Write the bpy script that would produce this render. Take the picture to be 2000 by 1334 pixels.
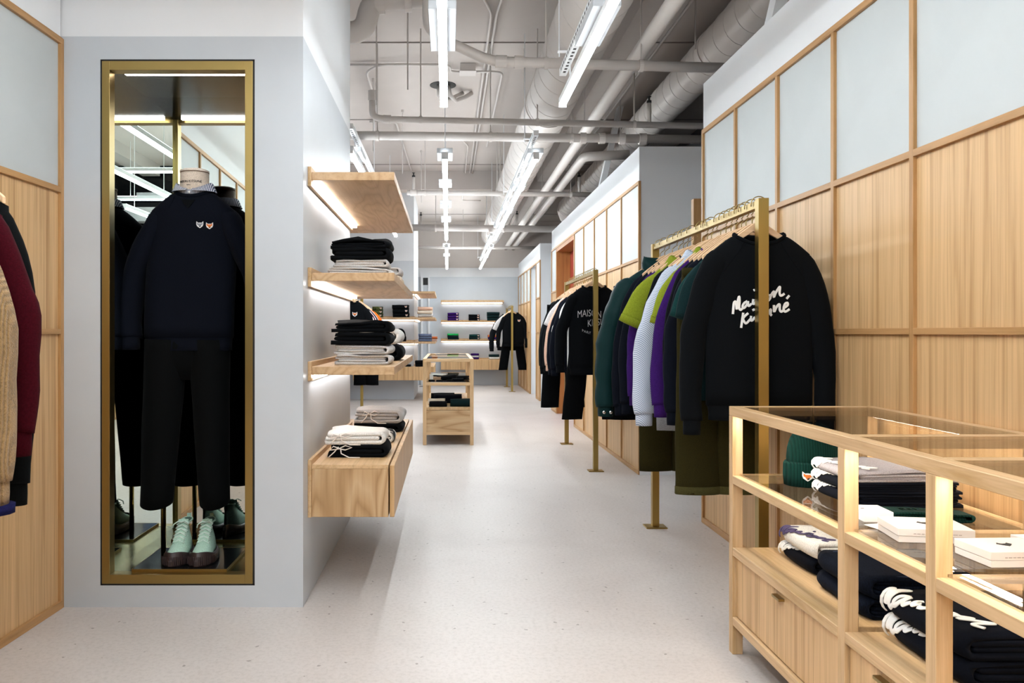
import bpy, bmesh, math, random
from math import sin, cos, pi, radians, sqrt, exp
from mathutils import Vector, Matrix, noise

for o in list(bpy.data.objects):
    bpy.data.objects.remove(o)
S = bpy.context.scene
COL = S.collection
random.seed(7)

# ---------------------------------------------------------------- camera, world, exposure
cd = bpy.data.cameras.new('camera')
cd.sensor_width = 36.0
cd.lens = 28.8                      # 1600 px focal length on a 2000 px frame
cd.shift_x = (1000 - 875) / 2000
cd.shift_y = (650 - 667) / 2000
cd.clip_start = 0.05
cam = bpy.data.objects.new('camera', cd)
cam.location = (0, 0, 1.15)
cam.rotation_euler = (pi / 2, 0, 0)
COL.objects.link(cam)
S.camera = cam

w = bpy.data.worlds.new('world')
S.world = w
w.use_nodes = True
w.node_tree.nodes['Background'].inputs[0].default_value = (0.02, 0.025, 0.04, 1)   # night street
w.node_tree.nodes['Background'].inputs[1].default_value = 0.5

S.view_settings.view_transform = 'Standard'
S.view_settings.look = 'None'
S.view_settings.gamma = 1.0
S.view_settings.use_curve_mapping = False
S.view_settings.exposure = 0.22

S.cycles.max_bounces = 6
S.cycles.diffuse_bounces = 3
S.cycles.glossy_bounces = 4
S.cycles.transmission_bounces = 4
S.cycles.transparent_max_bounces = 12
S.cycles.caustics_reflective = False
S.cycles.caustics_refractive = False

STRIP = 55.0        # linear pendants, downwards
UPLIGHT = 25.0      # glow added on top of them to brighten the ceiling
NEARC, NEARR = 0.68, 0.45   # dimming of the two rows nearest the camera
LED = 18.0          # shelf strips
NICHE = 12.0
CASELED = 52.0

# ---------------------------------------------------------------- materials
def lin(h):
    h = h.lstrip('#')
    out = []
    for i in (0, 2, 4):
        c = int(h[i:i + 2], 16) / 255
        out.append(c / 12.92 if c <= 0.04045 else ((c + 0.055) / 1.055) ** 2.4)
    return (*out, 1.0)

MATS = {}

def newmat(name):
    m = bpy.data.materials.new(name)
    m.use_nodes = True
    nt = m.node_tree
    return m, nt, nt.nodes['Principled BSDF']

def coords(nt, scale=(1, 1, 1), rnd=True):
    tc = nt.nodes.new('ShaderNodeTexCoord')
    mp = nt.nodes.new('ShaderNodeMapping')
    mp.inputs['Scale'].default_value = scale
    if rnd:
        oi = nt.nodes.new('ShaderNodeObjectInfo')
        mu = nt.nodes.new('ShaderNodeVectorMath'); mu.operation = 'SCALE'
        mu.inputs[0].default_value = (7.3, 5.1, 9.7)
        nt.links.new(oi.outputs['Random'], mu.inputs['Scale'])
        ad = nt.nodes.new('ShaderNodeVectorMath'); ad.operation = 'ADD'
        nt.links.new(tc.outputs['Object'], ad.inputs[0])
        nt.links.new(mu.outputs[0], ad.inputs[1])
        nt.links.new(ad.outputs[0], mp.inputs['Vector'])
    else:
        nt.links.new(tc.outputs['Object'], mp.inputs['Vector'])
    return mp.outputs['Vector']

def noise_node(nt, vec, scale, detail=4, rough=0.6, dist=0.0):
    n = nt.nodes.new('ShaderNodeTexNoise')
    n.inputs['Scale'].default_value = scale
    n.inputs['Detail'].default_value = detail
    n.inputs['Roughness'].default_value = rough
    n.inputs['Distortion'].default_value = dist
    nt.links.new(vec, n.inputs['Vector'])
    return n.outputs['Fac']

def ramp(nt, fac, stops):
    r = nt.nodes.new('ShaderNodeValToRGB')
    els = r.color_ramp.elements
    while len(els) < len(stops):
        els.new(0.5)
    for e, (p, c) in zip(els, stops):
        e.position = p
        e.color = c if len(c) == 4 else (*c, 1)
    nt.links.new(fac, r.inputs['Fac'])
    return r.outputs['Color']

def mixcol(nt, fac, a, b, mode='MIX'):
    m = nt.nodes.new('ShaderNodeMix'); m.data_type = 'RGBA'; m.blend_type = mode
    for sock, v in ((m.inputs[0], fac), (m.inputs[6], a), (m.inputs[7], b)):
        if hasattr(v, 'is_linked') or hasattr(v, 'links'):
            nt.links.new(v, sock)
        else:
            sock.default_value = v
    return m.outputs[2]

def bump(nt, bsdf, h, strength=0.2, dist=0.005):
    b = nt.nodes.new('ShaderNodeBump')
    b.inputs['Strength'].default_value = strength
    b.inputs['Distance'].default_value = dist
    nt.links.new(h, b.inputs['Height'])
    nt.links.new(b.outputs[0], bsdf.inputs['Normal'])

def plain(name, hexc, rough=0.6, metal=0.0, spec=0.5, mottle=0.0, mscale=3.0):
    if name in MATS: return MATS[name]
    m, nt, b = newmat(name)
    c = lin(hexc)
    b.inputs['Base Color'].default_value = c
    b.inputs['Roughness'].default_value = rough
    b.inputs['Metallic'].default_value = metal
    b.inputs['Specular IOR Level'].default_value = spec
    if mottle:
        f = noise_node(nt, coords(nt, rnd=False), mscale, 5, 0.6, 0.4)
        lo = tuple(x * (1 - mottle) for x in c[:3]); hi = tuple(min(1, x * (1 + mottle * .6)) for x in c[:3])
        nt.links.new(ramp(nt, f, [(0.3, lo), (0.7, hi)]), b.inputs['Base Color'])
    MATS[name] = m
    return m

def oak(axis, name, base='#cdab82', dark='#b5915f', rough=0.45, across=10.0, along=0.9):
    key = name
    if key in MATS: return MATS[key]
    m, nt, b = newmat(name)
    sc = [across] * 3; sc['xyz'.index(axis)] = along
    sc2 = [110.0] * 3; sc2['xyz'.index(axis)] = 2.0
    v = coords(nt, sc)
    v2 = coords(nt, sc2)
    f1 = noise_node(nt, v, 2.2, 5, 0.62, 0.7)
    f2 = noise_node(nt, v2, 1.0, 3, 0.6)
    c1 = ramp(nt, f1, [(0.28, lin(dark)), (0.5, lin(base)), (0.75, tuple(min(1, x * 1.14) for x in lin(base)[:3]))])
    c2 = ramp(nt, f2, [(0.3, (0.72, 0.66, 0.6)), (0.55, (1, 1, 1))])
    nt.links.new(mixcol(nt, 0.55, c1, c2, 'MULTIPLY'), b.inputs['Base Color'])
    b.inputs['Roughness'].default_value = rough
    b.inputs['Specular IOR Level'].default_value = 0.35
    bump(nt, b, f2, 0.12, 0.002)
    MATS[key] = m
    return m

def cathedral(name, axis, cols=("#a8845c", "#bd9b72", "#c8a983")):
    """plain-sawn oak: wavy ring figure stretched along the grain"""
    if name in MATS: return MATS[name]
    m, nt, b = newmat(name)
    sc = [9.0] * 3; sc['xyz'.index(axis)] = 1.3
    v = coords(nt, sc)
    f = noise_node(nt, v, 0.55, 2, 0.4, 0.3)
    mu = nt.nodes.new('ShaderNodeMath'); mu.operation = 'MULTIPLY'; mu.inputs[1].default_value = 26
    nt.links.new(f, mu.inputs[0])
    fr = nt.nodes.new('ShaderNodeMath'); fr.operation = 'PINGPONG'; fr.inputs[1].default_value = 1
    nt.links.new(mu.outputs[0], fr.inputs[0])
    c1 = ramp(nt, fr.outputs[0], [(0.0, lin(cols[0])), (0.35, lin(cols[1])), (1.0, lin(cols[2]))])
    sc2 = [90.0] * 3; sc2['xyz'.index(axis)] = 3.0
    f2 = noise_node(nt, coords(nt, sc2), 1.0, 3, 0.6)
    c2 = ramp(nt, f2, [(0.3, (0.78, 0.72, 0.66)), (0.55, (1, 1, 1))])
    nt.links.new(mixcol(nt, 0.5, c1, c2, 'MULTIPLY'), b.inputs['Base Color'])
    b.inputs['Roughness'].default_value = 0.45
    b.inputs['Specular IOR Level'].default_value = 0.35
    MATS[name] = m
    return m

def fabric(name, hexc, kind='jersey', rough=0.92):
    if name in MATS: return MATS[name]
    m, nt, b = newmat(name)
    c = lin(hexc)
    v = coords(nt, rnd=False)
    b.inputs['Roughness'].default_value = rough
    b.inputs['Specular IOR Level'].default_value = 0.06
    b.inputs['Sheen Weight'].default_value = 0.01
    b.inputs['Sheen Roughness'].default_value = 0.5
    if kind == 'jersey':
        f = noise_node(nt, v, 260, 2, 0.6)
        lo = tuple(x * .82 for x in c[:3]); hi = tuple(min(1, x * 1.12) for x in c[:3])
        nt.links.new(ramp(nt, f, [(0.35, lo), (0.65, hi)]), b.inputs['Base Color'])
        bump(nt, b, f, 0.15, 0.001)
    elif kind == 'melange':
        f = noise_node(nt, v, 420, 3, 0.8)
        lo = tuple(x * .62 for x in c[:3]); hi = tuple(min(1, x * 1.25) for x in c[:3])
        nt.links.new(ramp(nt, f, [(0.35, lo), (0.62, hi)]), b.inputs['Base Color'])
        bump(nt, b, f, 0.25, 0.001)
    elif kind == 'knit':
        sv = coords(nt, (1, 1, 1), False)
        wv = nt.nodes.new('ShaderNodeTexWave'); wv.wave_type = 'BANDS'; wv.bands_direction = 'X'
        wv.inputs['Scale'].default_value = 75; wv.inputs['Distortion'].default_value = 2.5
        wv.inputs['Detail'].default_value = 3; wv.inputs['Detail Scale'].default_value = 4
        nt.links.new(sv, wv.inputs['Vector'])
        f = noise_node(nt, v, 150, 4, 0.7)
        lo = tuple(x * .5 for x in c[:3]); hi = tuple(min(1, x * 1.15) for x in c[:3])
        nt.links.new(mixcol(nt, 0.5, ramp(nt, f, [(0.3, lo), (0.65, hi)]), ramp(nt, wv.outputs['Fac'], [(0.1, lo), (0.6, hi)])), b.inputs['Base Color'])
        bump(nt, b, wv.outputs['Fac'], 0.6, 0.006)
        b.inputs['Sheen Weight'].default_value = 0.2
    elif kind == 'rib':
        wv = nt.nodes.new('ShaderNodeTexWave'); wv.wave_type = 'BANDS'; wv.bands_direction = 'X'
        wv.inputs['Scale'].default_value = 40
        nt.links.new(v, wv.inputs['Vector'])
        lo = tuple(x * .6 for x in c[:3])
        nt.links.new(ramp(nt, wv.outputs['Fac'], [(0.1, lo), (0.6, c)]), b.inputs['Base Color'])
        bump(nt, b, wv.outputs['Fac'], 0.4, 0.003)
    elif kind == 'denim':
        f = noise_node(nt, coords(nt, (300, 300, 60), False), 1, 2, 0.7)
        lo = tuple(x * .6 for x in c[:3]); hi = tuple(min(1, x * 1.5) for x in c[:3])
        nt.links.new(ramp(nt, f, [(0.35, lo), (0.65, hi)]), b.inputs['Base Color'])
    elif kind == 'camo':
        f = noise_node(nt, v, 22, 2, 0.5, 0.5)
        nt.links.new(ramp(nt, f, [(0.42, lin('#22281a')), (0.47, lin('#5b6336')), (0.58, lin('#5b6336')), (0.62, lin('#3a3d22'))]), b.inputs['Base Color'])
    elif kind == 'nylon':
        b.inputs['Base Color'].default_value = c
        b.inputs['Roughness'].default_value = 0.5
        b.inputs['Sheen Weight'].default_value = 0.0
        f = noise_node(nt, v, 30, 3, 0.6)
        bump(nt, b, f, 0.25, 0.006)
    MATS[name] = m
    return m

def stripes(name, a, bb, direction, scale):
    if name in MATS: return MATS[name]
    m, nt, b = newmat(name)
    wv = nt.nodes.new('ShaderNodeTexWave'); wv.wave_type = 'BANDS'; wv.bands_direction = direction
    wv.inputs['Scale'].default_value = scale
    wv.inputs['Distortion'].default_value = 0.6
    wv.inputs['Detail Scale'].default_value = 0.3
    nt.links.new(coords(nt, rnd=False), wv.inputs['Vector'])
    nt.links.new(ramp(nt, wv.outputs['Fac'], [(0.32, lin(a)), (0.5, lin(bb))]), b.inputs['Base Color'])
    b.inputs['Roughness'].default_value = 0.85
    b.inputs['Specular IOR Level'].default_value = 0.2
    MATS[name] = m
    return m

def emit(name, col, strength):
    if name in MATS: return MATS[name]
    m = bpy.data.materials.new(name); m.use_nodes = True
    nt = m.node_tree; nt.nodes.clear()
    e = nt.nodes.new('ShaderNodeEmission'); o = nt.nodes.new('ShaderNodeOutputMaterial')
    e.inputs[0].default_value = (*col, 1); e.inputs[1].default_value = strength
    nt.links.new(e.outputs[0], o.inputs[0])
    MATS[name] = m
    return m

def glass(name, tint):
    if name in MATS: return MATS[name]
    m = bpy.data.materials.new(name); m.use_nodes = True
    nt = m.node_tree; nt.nodes.clear()
    t = nt.nodes.new('ShaderNodeBsdfTransparent'); t.inputs[0].default_value = (*tint, 1)
    g = nt.nodes.new('ShaderNodeBsdfGlossy'); g.inputs['Roughness'].default_value = 0.0
    lw = nt.nodes.new('ShaderNodeLayerWeight'); lw.inputs[0].default_value = 0.5
    pw = nt.nodes.new('ShaderNodeMath'); pw.operation = 'POWER'; pw.inputs[1].default_value = 5.0
    nt.links.new(lw.outputs['Facing'], pw.inputs[0])
    fr = nt.nodes.new('ShaderNodeMath'); fr.operation = 'MULTIPLY_ADD'; fr.inputs[1].default_value = 0.9; fr.inputs[2].default_value = 0.035
    nt.links.new(pw.outputs[0], fr.inputs[0])
    mx = nt.nodes.new('ShaderNodeMixShader'); o = nt.nodes.new('ShaderNodeOutputMaterial')
    nt.links.new(fr.outputs[0], mx.inputs[0]); nt.links.new(t.outputs[0], mx.inputs[1]); nt.links.new(g.outputs[0], mx.inputs[2])
    nt.links.new(mx.outputs[0], o.inputs[0])
    MATS[name] = m
    return m

def floor_mat():
    m, nt, b = newmat('polished concrete')
    v = coords(nt, rnd=False)
    big = noise_node(nt, v, 0.9, 6, 0.6, 0.6)
    base = ramp(nt, big, [(0.25, lin('#bfb6b2')), (0.5, lin('#cac2be')), (0.78, lin('#d3ccc8'))])
    fine = noise_node(nt, v, 60, 3, 0.7)
    base = mixcol(nt, 0.4, base, ramp(nt, fine, [(0.3, (0.62, 0.6, 0.58)), (0.55, (0.98, 0.98, 0.98))]), 'MULTIPLY')
    vo = nt.nodes.new('ShaderNodeTexVoronoi'); vo.inputs['Scale'].default_value = 15; vo.inputs['Randomness'].default_value = 1
    wp = nt.nodes.new('ShaderNodeVectorMath'); wp.operation = 'ADD'
    n3 = nt.nodes.new('ShaderNodeTexNoise'); n3.inputs['Scale'].default_value = 40
    nt.links.new(v, n3.inputs['Vector'])
    sc = nt.nodes.new('ShaderNodeVectorMath'); sc.operation = 'SCALE'; sc.inputs['Scale'].default_value = 0.03
    nt.links.new(n3.outputs['Color'], sc.inputs[0]); nt.links.new(v, wp.inputs[0]); nt.links.new(sc.outputs[0], wp.inputs[1])
    nt.links.new(wp.outputs[0], vo.inputs['Vector'])
    sel = nt.nodes.new('ShaderNodeMath'); sel.operation = 'GREATER_THAN'; sel.inputs[1].default_value = 0.5
    sep = nt.nodes.new('ShaderNodeSeparateColor'); nt.links.new(vo.outputs['Color'], sep.inputs[0])
    nt.links.new(sep.outputs[0], sel.inputs[0])
    near = nt.nodes.new('ShaderNodeMath'); near.operation = 'LESS_THAN'; near.inputs[1].default_value = 0.10
    nt.links.new(vo.outputs['Distance'], near.inputs[0])
    both = nt.nodes.new('ShaderNodeMath'); both.operation = 'MULTIPLY'
    nt.links.new(sel.outputs[0], both.inputs[0]); nt.links.new(near.outputs[0], both.inputs[1])
    half = nt.nodes.new('ShaderNodeMath'); half.operation = 'MULTIPLY'; half.inputs[1].default_value = 0.62
    nt.links.new(both.outputs[0], half.inputs[0])
    base = mixcol(nt, half.outputs[0], base, lin('#6b6058'))
    nt.links.new(base, b.inputs['Base Color'])
    b.inputs['Roughness'].default_value = 0.40
    b.inputs['Specular IOR Level'].default_value = 0.38
    return m

OAKX = oak('x', 'oak grain across')
OAKY = oak('y', 'oak grain lengthwise')
OAKZ = oak('z', 'oak grain upright')
PANEL = oak('z', 'oak veneer panel', '#cfaa7c', '#a9804f', 0.42, 14.0, 0.3)
TRIM = oak('z', 'oak trim', '#b58b5c', '#98703f', 0.45)
TRIMY = oak('y', 'oak trim rail', '#b58b5c', '#98703f', 0.45)
PLY = cathedral('plain sawn oak', 'z')
PLYY = cathedral('plain sawn oak lengthwise', 'y', ('#b8956c', '#c3a179', '#cba983'))
PLASTER = plain('pale plaster panel', '#bdc2c3', 0.55, mottle=0.05, mscale=2.5)
GREYWALL = plain('grey plaster', '#bfc4ca', 0.4, mottle=0.05, mscale=1.6)
WHITE = plain('white paint', '#e2e4e7', 0.6)
CEIL = plain('grey ceiling paint', '#c3bab4', 0.75, mottle=0.06, mscale=1.2)
PIPE = plain('painted pipe', '#cdc6c1', 0.5)
DARKWALL = plain('dark upper wall', '#4a4a4c', 0.8)
BRASS = plain('brushed brass', '#9c8653', 0.34, 1.0)
BRASSD = plain('aged brass tube', '#a38a4f', 0.38, 1.0)
BLACKGAP = plain('black shadow gap', '#0b0b0c', 0.6)
MIRROR = plain('mirror', '#dfe6e2', 0.0, 1.0)
BLACKGLOSS = plain('black glossy panel', '#141517', 0.12)
DARKBRONZE = plain('dark bronze ceiling panel', '#1f1d1b', 0.18, 0.8)
BRASSFLOOR = plain('brass floor plate', '#a59a6c', 0.22, 1.0)
WHITEMETAL = plain('white metal', '#eceef0', 0.4)
BOXGREY = plain('white enamelled box', '#b9bcc0', .5)
BLACKPL = plain('black plastic', '#111213', 0.5)
HANGW = oak('x', 'pale beech hanger', '#e3bd96', '#d3a87e', 0.5, 20)
GLASS = glass('smoky glass', (0.80, 0.78, 0.75))
GLASSC = glass('clear glass', (0.93, 0.94, 0.93))
COOL = (0.90, 0.97, 1.0)
STRIPMAT = emit('strip light diffuser', COOL, STRIP)
UPMAT = emit('strip light top lens', COOL, UPLIGHT)
DIMMED = {1.0: (STRIPMAT, UPMAT)}
for k_ in (NEARC, NEARR):
    DIMMED[k_] = (emit('strip light dimmed %.2f' % k_, COOL, STRIP * k_), emit('strip top lens dimmed %.2f' % k_, COOL, UPLIGHT * k_ * .35))
LEDMAT = emit('shelf led', (1.0, 0.97, 0.95), LED)
LEDFAR = emit('shelf led dimmed', (1.0, 0.97, 0.95), LED * .5)
NICHEMAT = emit('niche led', (1.0, 0.93, 0.95), NICHE)
CASEMAT = emit('case led', (1.0, 0.90, 0.76), CASELED)
PRINTW = plain('white print', '#eeeeee', 0.8)
PRINTK = plain('black print', '#15161a', 0.8)

# ---------------------------------------------------------------- mesh helpers
class MB:
    def __init__(s):
        s.v = []; s.f = []
    def box(s, x0, x1, y0, y1, z0, z1):
        n = len(s.v)
        if x0 > x1: x0, x1 = x1, x0
        if y0 > y1: y0, y1 = y1, y0
        if z0 > z1: z0, z1 = z1, z0
        s.v += [(x0, y0, z0), (x1, y0, z0), (x1, y1, z0), (x0, y1, z0), (x0, y0, z1), (x1, y0, z1), (x1, y1, z1), (x0, y1, z1)]
        s.f += [tuple(n + i for i in q) for q in ((0, 3, 2, 1), (4, 5, 6, 7), (0, 1, 5, 4), (1, 2, 6, 5), (2, 3, 7, 6), (3, 0, 4, 7))]
        return s
    def loft(s, rings, cap0=True, cap1=True, closed=True):
        n = len(s.v); k = len(rings[0])
        for r in rings: s.v += [tuple(p) for p in r]
        for i in range(len(rings) - 1):
            for j in range(k if closed else k - 1):
                a = n + i * k + j; b = n + i * k + (j + 1) % k
                s.f.append((a, b, b + k, a + k))
        if cap0: s.f.append(tuple(n + j for j in reversed(range(k))))
        if cap1: s.f.append(tuple(n + (len(rings) - 1) * k + j for j in range(k)))
        return s
    def tube(s, path, r, n=10, cap=True, flat=None):
        P = [Vector(p) for p in path]
        rings = []
        up = None
        for i, p in enumerate(P):
            t = (P[min(i + 1, len(P) - 1)] - P[max(i - 1, 0)])
            t.normalize()
            if up is None:
                up = Vector((0, 1, 0)) if abs(t.y) < 0.9 else Vector((1, 0, 0))
            a = (up - t * up.dot(t))
            if a.length < 1e-5: a = t.orthogonal()
            a.normalize(); b = t.cross(a); up = a
            ri = r[i] if isinstance(r, (list, tuple)) else r
            ra, rb = ri if isinstance(ri, (list, tuple)) else (ri, ri)
            rings.append([p + a * (ra * cos(2 * pi * j / n)) + b * (rb * sin(2 * pi * j / n)) for j in range(n)])
        return s.loft(rings, cap, cap)
    def lathe(s, prof, n=24, c=(0, 0, 0), caps=True):
        rings = [[(c[0] + r * cos(2 * pi * j / n), c[1] + r * sin(2 * pi * j / n), c[2] + z) for j in range(n)] for r, z in prof]
        return s.loft(rings, caps, caps)
    def prism(s, poly, f0, f1):
        """closed polygon of 2-D points, mapped by two functions to its two faces"""
        return s.loft([[f0(*p) for p in poly], [f1(*p) for p in poly]])
    def mesh(s, name, bevel=0.0, smooth=False):
        me = bpy.data.meshes.new(name)
        me.from_pydata(s.v, [], s.f)
        bm = bmesh.new(); bm.from_mesh(me)
        bmesh.ops.recalc_face_normals(bm, faces=bm.faces)
        if bevel:
            bmesh.ops.bevel(bm, geom=list(bm.edges), offset=bevel, segments=1, affect='EDGES', clamp_overlap=True)
        bm.to_mesh(me); bm.free()
        if smooth:
            me.polygons.foreach_set('use_smooth', [True] * len(me.polygons))
        return me

def add(name, mb, mat, parent=None, bevel=0.0, smooth=False, loc=None):
    me = mb if isinstance(mb, bpy.types.Mesh) else mb.mesh(name, bevel, smooth)
    if mat is not None and not me.materials: me.materials.append(mat)
    o = bpy.data.objects.new(name, me)
    COL.objects.link(o)
    if parent is not None: o.parent = parent
    if loc is not None: o.location = loc
    return o

def tag(o, label=None, cat=None, group=None, kind=None):
    if label: o['label'] = label
    if cat: o['category'] = cat
    if group: o['group'] = group
    if kind: o['kind'] = kind
    return o

def thing(name, label, cat, loc=(0, 0, 0), rz=0.0, group=None, kind=None):
    o = bpy.data.objects.new(name, None)
    o.empty_display_size = 0.05
    COL.objects.link(o)
    o.location = loc; o.rotation_euler = (0, 0, rz)
    return tag(o, label, cat, group, kind)

def smoothstep(a, b, x):
    t = max(0.0, min(1.0, (x - a) / (b - a)))
    return t * t * (3 - 2 * t)

def text_mesh(txt, size, depth=0.0012, width=1.0, spacing=1.0):
    c = bpy.data.curves.new('t', 'FONT')
    c.body = txt; c.size = size; c.align_x = 'CENTER'; c.align_y = 'CENTER'
    c.extrude = depth; c.resolution_u = 3; c.space_character = spacing
    o = bpy.data.objects.new('t', c)
    COL.objects.link(o)
    dg = bpy.context.evaluated_depsgraph_get()
    me = bpy.data.meshes.new_from_object(o.evaluated_get(dg))
    bpy.data.objects.remove(o); bpy.data.curves.remove(c)
    me.materials.clear()
    for v in me.vertices: v.co.x *= width
    return me

# ================================================================ STRUCTURE
XR = 1.55                   # face of the right-hand panelling
XL = -1.625                 # face of the left-hand panelling
ZT = 2.38                   # top of panelling
ZC = 3.6                    # ceiling
YB = 18.04                  # back wall
YF = -4.2                   # shop front behind the camera

def struct(name, mb, mat, label, cat, **k):
    return tag(add(name, mb, mat, **k), label, cat, kind='structure')

struct('floor', MB().box(-3, 3.2, YF - .3, YB + .5, -0.1, 0), floor_mat(), 'pale polished concrete floor with dark specks', 'floor')
ceil = struct('ceiling', MB().box(-3, 3.2, YF - .3, YB + .5, ZC, ZC + 0.1), CEIL, 'grey painted exposed ceiling slab', 'ceiling')
for i, yy in enumerate((1.9, 4.4, 6.9, 9.4, 11.9, 14.4, 16.9)):
    add('slab_seam', MB().box(-1.7, 3.1, yy, yy + .012, ZC - .008, ZC + .01), plain('seam shadow', '#8f8782', .9), ceil)  # dark joint lines in the slab
add('ceiling_beam', MB().box(-0.5, 0.12, 1.0, 5.2, ZC - .10, ZC + .01), CEIL, ceil)
add('ceiling_beam', MB().box(-1.7, 3.1, 12.4, 12.7, ZC - .28, ZC + .01), CEIL, ceil)
add('ceiling_beam', MB().box(1.35, 1.6, YF, 18, ZC - .16, ZC + .01), CEIL, ceil)

def panel_wall(name, label, X, side, ys, loc=(0, 0, 0), rz=0, skip=(), ztop=2.66, body=(0.01, 0.12), ends=(), y_ext=None):
    """panelled wall along Y; side -1 faces -X (right wall), +1 faces +X. ys: joints between panels"""
    t = thing(name, label, 'wall', loc, rz, kind='structure')
    s = side
    fx = lambda d: X + s * d            # d > 0: proud of the face
    y0, y1 = min(ys), max(ys)
    if y_ext: y0, y1 = y_ext
    def gaps(a, b):
        out = [(a, b)]
        for k0, k1 in skip:
            nxt = []
            for p, q in out:
                if k1 <= p or k0 >= q: nxt.append((p, q))
                else:
                    if p < k0: nxt.append((p, k0))
                    if k1 < q: nxt.append((k1, q))
            out = nxt
        return out
    for a, b in gaps(y0, y1):
        add('wall_body', MB().box(fx(-body[0]), fx(-body[1]), a, b, 0, ZT), WHITE, t)
    add('upper_wall', MB().box(fx(0.0), fx(-body[1]), y0, y1, ZT, ztop), WHITE, t)
    rows = ((0.03, 1.145, PANEL, 'wood_panel'), (1.165, 1.735, PANEL, 'wood_panel'), (1.757, 2.355, PLASTER, 'white_panel'))
    S_ = sorted(ys)
    cache = {}
    for a, b in zip(S_, S_[1:]):
        if any(k0 - .01 <= a and b <= k1 + .01 for k0, k1 in skip): continue
        for r, (za, zb, mat, nm) in enumerate(rows):
            key = (r, round(b - a, 3))
            if key not in cache:
                m_ = MB().box(-0.004 * s, -0.016 * s, -(b - a) / 2 + .010, (b - a) / 2 - .010, -(zb - za) / 2, (zb - za) / 2)
                me = m_.mesh(nm); me.materials.append(mat); cache[key] = me
            add(nm, cache[key], None, t, loc=(X, (a + b) / 2, (za + zb) / 2))
    stile = None
    for y in S_:
        if any(k0 + .01 < y < k1 - .01 for k0, k1 in skip): continue
        e = y == S_[0] or y == S_[-1] or any(abs(y - k) < .01 for kk in skip for k in kk)
        key = 'e' if e else 's'
        if key not in cache:
            hw = 0.0125
            me = MB().box(fx(0.009) - X, fx(-0.012) - X, -hw, hw, -ZT / 2 + 0.0, ZT / 2).mesh('stile', .001)
            me.materials.append(TRIM); cache[key] = me
        add('stile', cache[key], None, t, loc=(X, y, ZT / 2))
    for a, b in gaps(y0, y1):
        for za, zb, pr in ((0, 0.032, .010), (1.144, 1.166, .0088), (1.734, 1.758, .0088)):
            add('rail', MB().box(fx(pr), fx(-0.012), a, b, za, zb), TRIMY, t, bevel=.001)
    add('rail', MB().box(fx(.010), fx(-0.012), y0, y1, 2.354, ZT + .001), TRIMY, t, bevel=.001)
    return t

# right-hand panelling, near run
pitch = 0.5612
yA = [4.972 - pitch * i for i in range(17)]
panel_wall('wall_right', 'oak and white panelled wall behind the glass display case', XR, -1, yA)
# middle run with the doorway
yB_ = [6.64, 7.32, 8.0, 8.67, 9.35, 10.04, 11.69, 12.23]
wB = panel_wall('wall_right_middle', 'panelled wall run with a timber lined doorway behind the middle rack', XR, -1, yB_, skip=[(10.04, 11.69)], body=(0.01, 0.9))
add('door_jamb', MB().box(1.55, 1.74, 11.66, 11.69, 0, 2.355), oak('z', 'reddish oak jamb', '#a9713f', '#8f5a30'), wB)
add('door_jamb', MB().box(1.55, 1.74, 10.04, 10.07, 0, 2.355), MATS['reddish oak jamb'], wB)
add('door_head', MB().box(1.545, 1.74, 10.04, 11.69, 2.30, 2.356), MATS['reddish oak jamb'], wB)
add('door_panel', MB().box(1.74, 1.78, 10.04, 11.69, 0, 2.36), plain('brick red panel', '#93301c', .6), wB)
add('end_skirting', MB().box(1.55, 2.5, 6.625, 6.645, 0, 0.10), WHITE, wB)
# far run
yC = [13.80, 14.39, 15.42, 16.06, 16.71, 17.36, 18.0]
wC = panel_wall('wall_right_far', 'farthest panelled wall run with a narrow white opening', XR, -1, yC, skip=[(14.39, 15.42)], body=(0.01, 0.9))
add('opening_lining', MB().box(1.75, 1.8, 14.39, 15.42, 0, 2.36), WHITE, wC)
# recesses and outer wall on the right
struct('wall_recess', MB().box(2.42, 2.52, 4.9, 6.7, 0, 2.66), GREYWALL, 'grey wall at the back of the right-hand recess', 'wall')
struct('wall_recess_far', MB().box(2.42, 2.52, 12.2, 13.9, 0, 2.66), WHITE, 'white wall in the recess between far panelling runs', 'wall')
add('wall_return', MB().box(1.56, 2.5, 6.642, 6.66, 0, 2.66), WHITE, wB)
add('wall_return', MB().box(1.56, 2.5, 13.79, 13.81, 0, 2.655), WHITE, wC)
struct('wall_outer', MB().box(3.0, 3.1, YF, YB + .4, 0, ZC), DARKWALL, 'dark wall above and behind the right-hand partitions', 'wall')
p = thing('timber_post', 'plain upright oak post standing in the recess behind the nearest rack', 'post', (1.82, 5.95, 0))
add('post_shaft', MB().box(-.045, .045, -.03, .03, 0, 2.12), TRIM, p, bevel=.002)
add('post_foot', MB().box(-.055, .055, -.04, .04, 0, .03), BRASSD, p)

# back wall
wb = thing('wall_back', 'pale grey back wall lit by shelf lights', 'wall', kind='structure')
add('lower_wall', MB().box(-2.0, 3.0, YB, YB + .2, 0, ZT), GREYWALL, wb)
add('white_band', MB().box(-2.0, 3.0, YB - .003, YB + .2, ZT, 2.58), WHITE, wb)
add('upper_wall', MB().box(-2.0, 3.0, YB, YB + .2, 2.58, ZC), CEIL, wb)
d1 = thing('door_1', 'white framed opening at the left end of the back wall', 'door', kind='structure')
add('door_frame', MB().box(-.60, -.55, YB - .05, YB, 0, 2.42), WHITE, d1)
add('door_frame', MB().box(-.44, -.40, YB - .05, YB, 0, 2.42), WHITE, d1)
add('door_frame', MB().box(-.55, -.44, YB - .05, YB, 2.36, 2.42), WHITE, d1)
add('door_leaf', MB().box(-.55, -.44, YB - .02, YB + .001, 0, 2.2), GREYWALL, d1)
add('dark_transom', MB().box(-.55, -.44, YB - .02, YB + .001, 2.2, 2.36), BLACKPL, d1)

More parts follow.
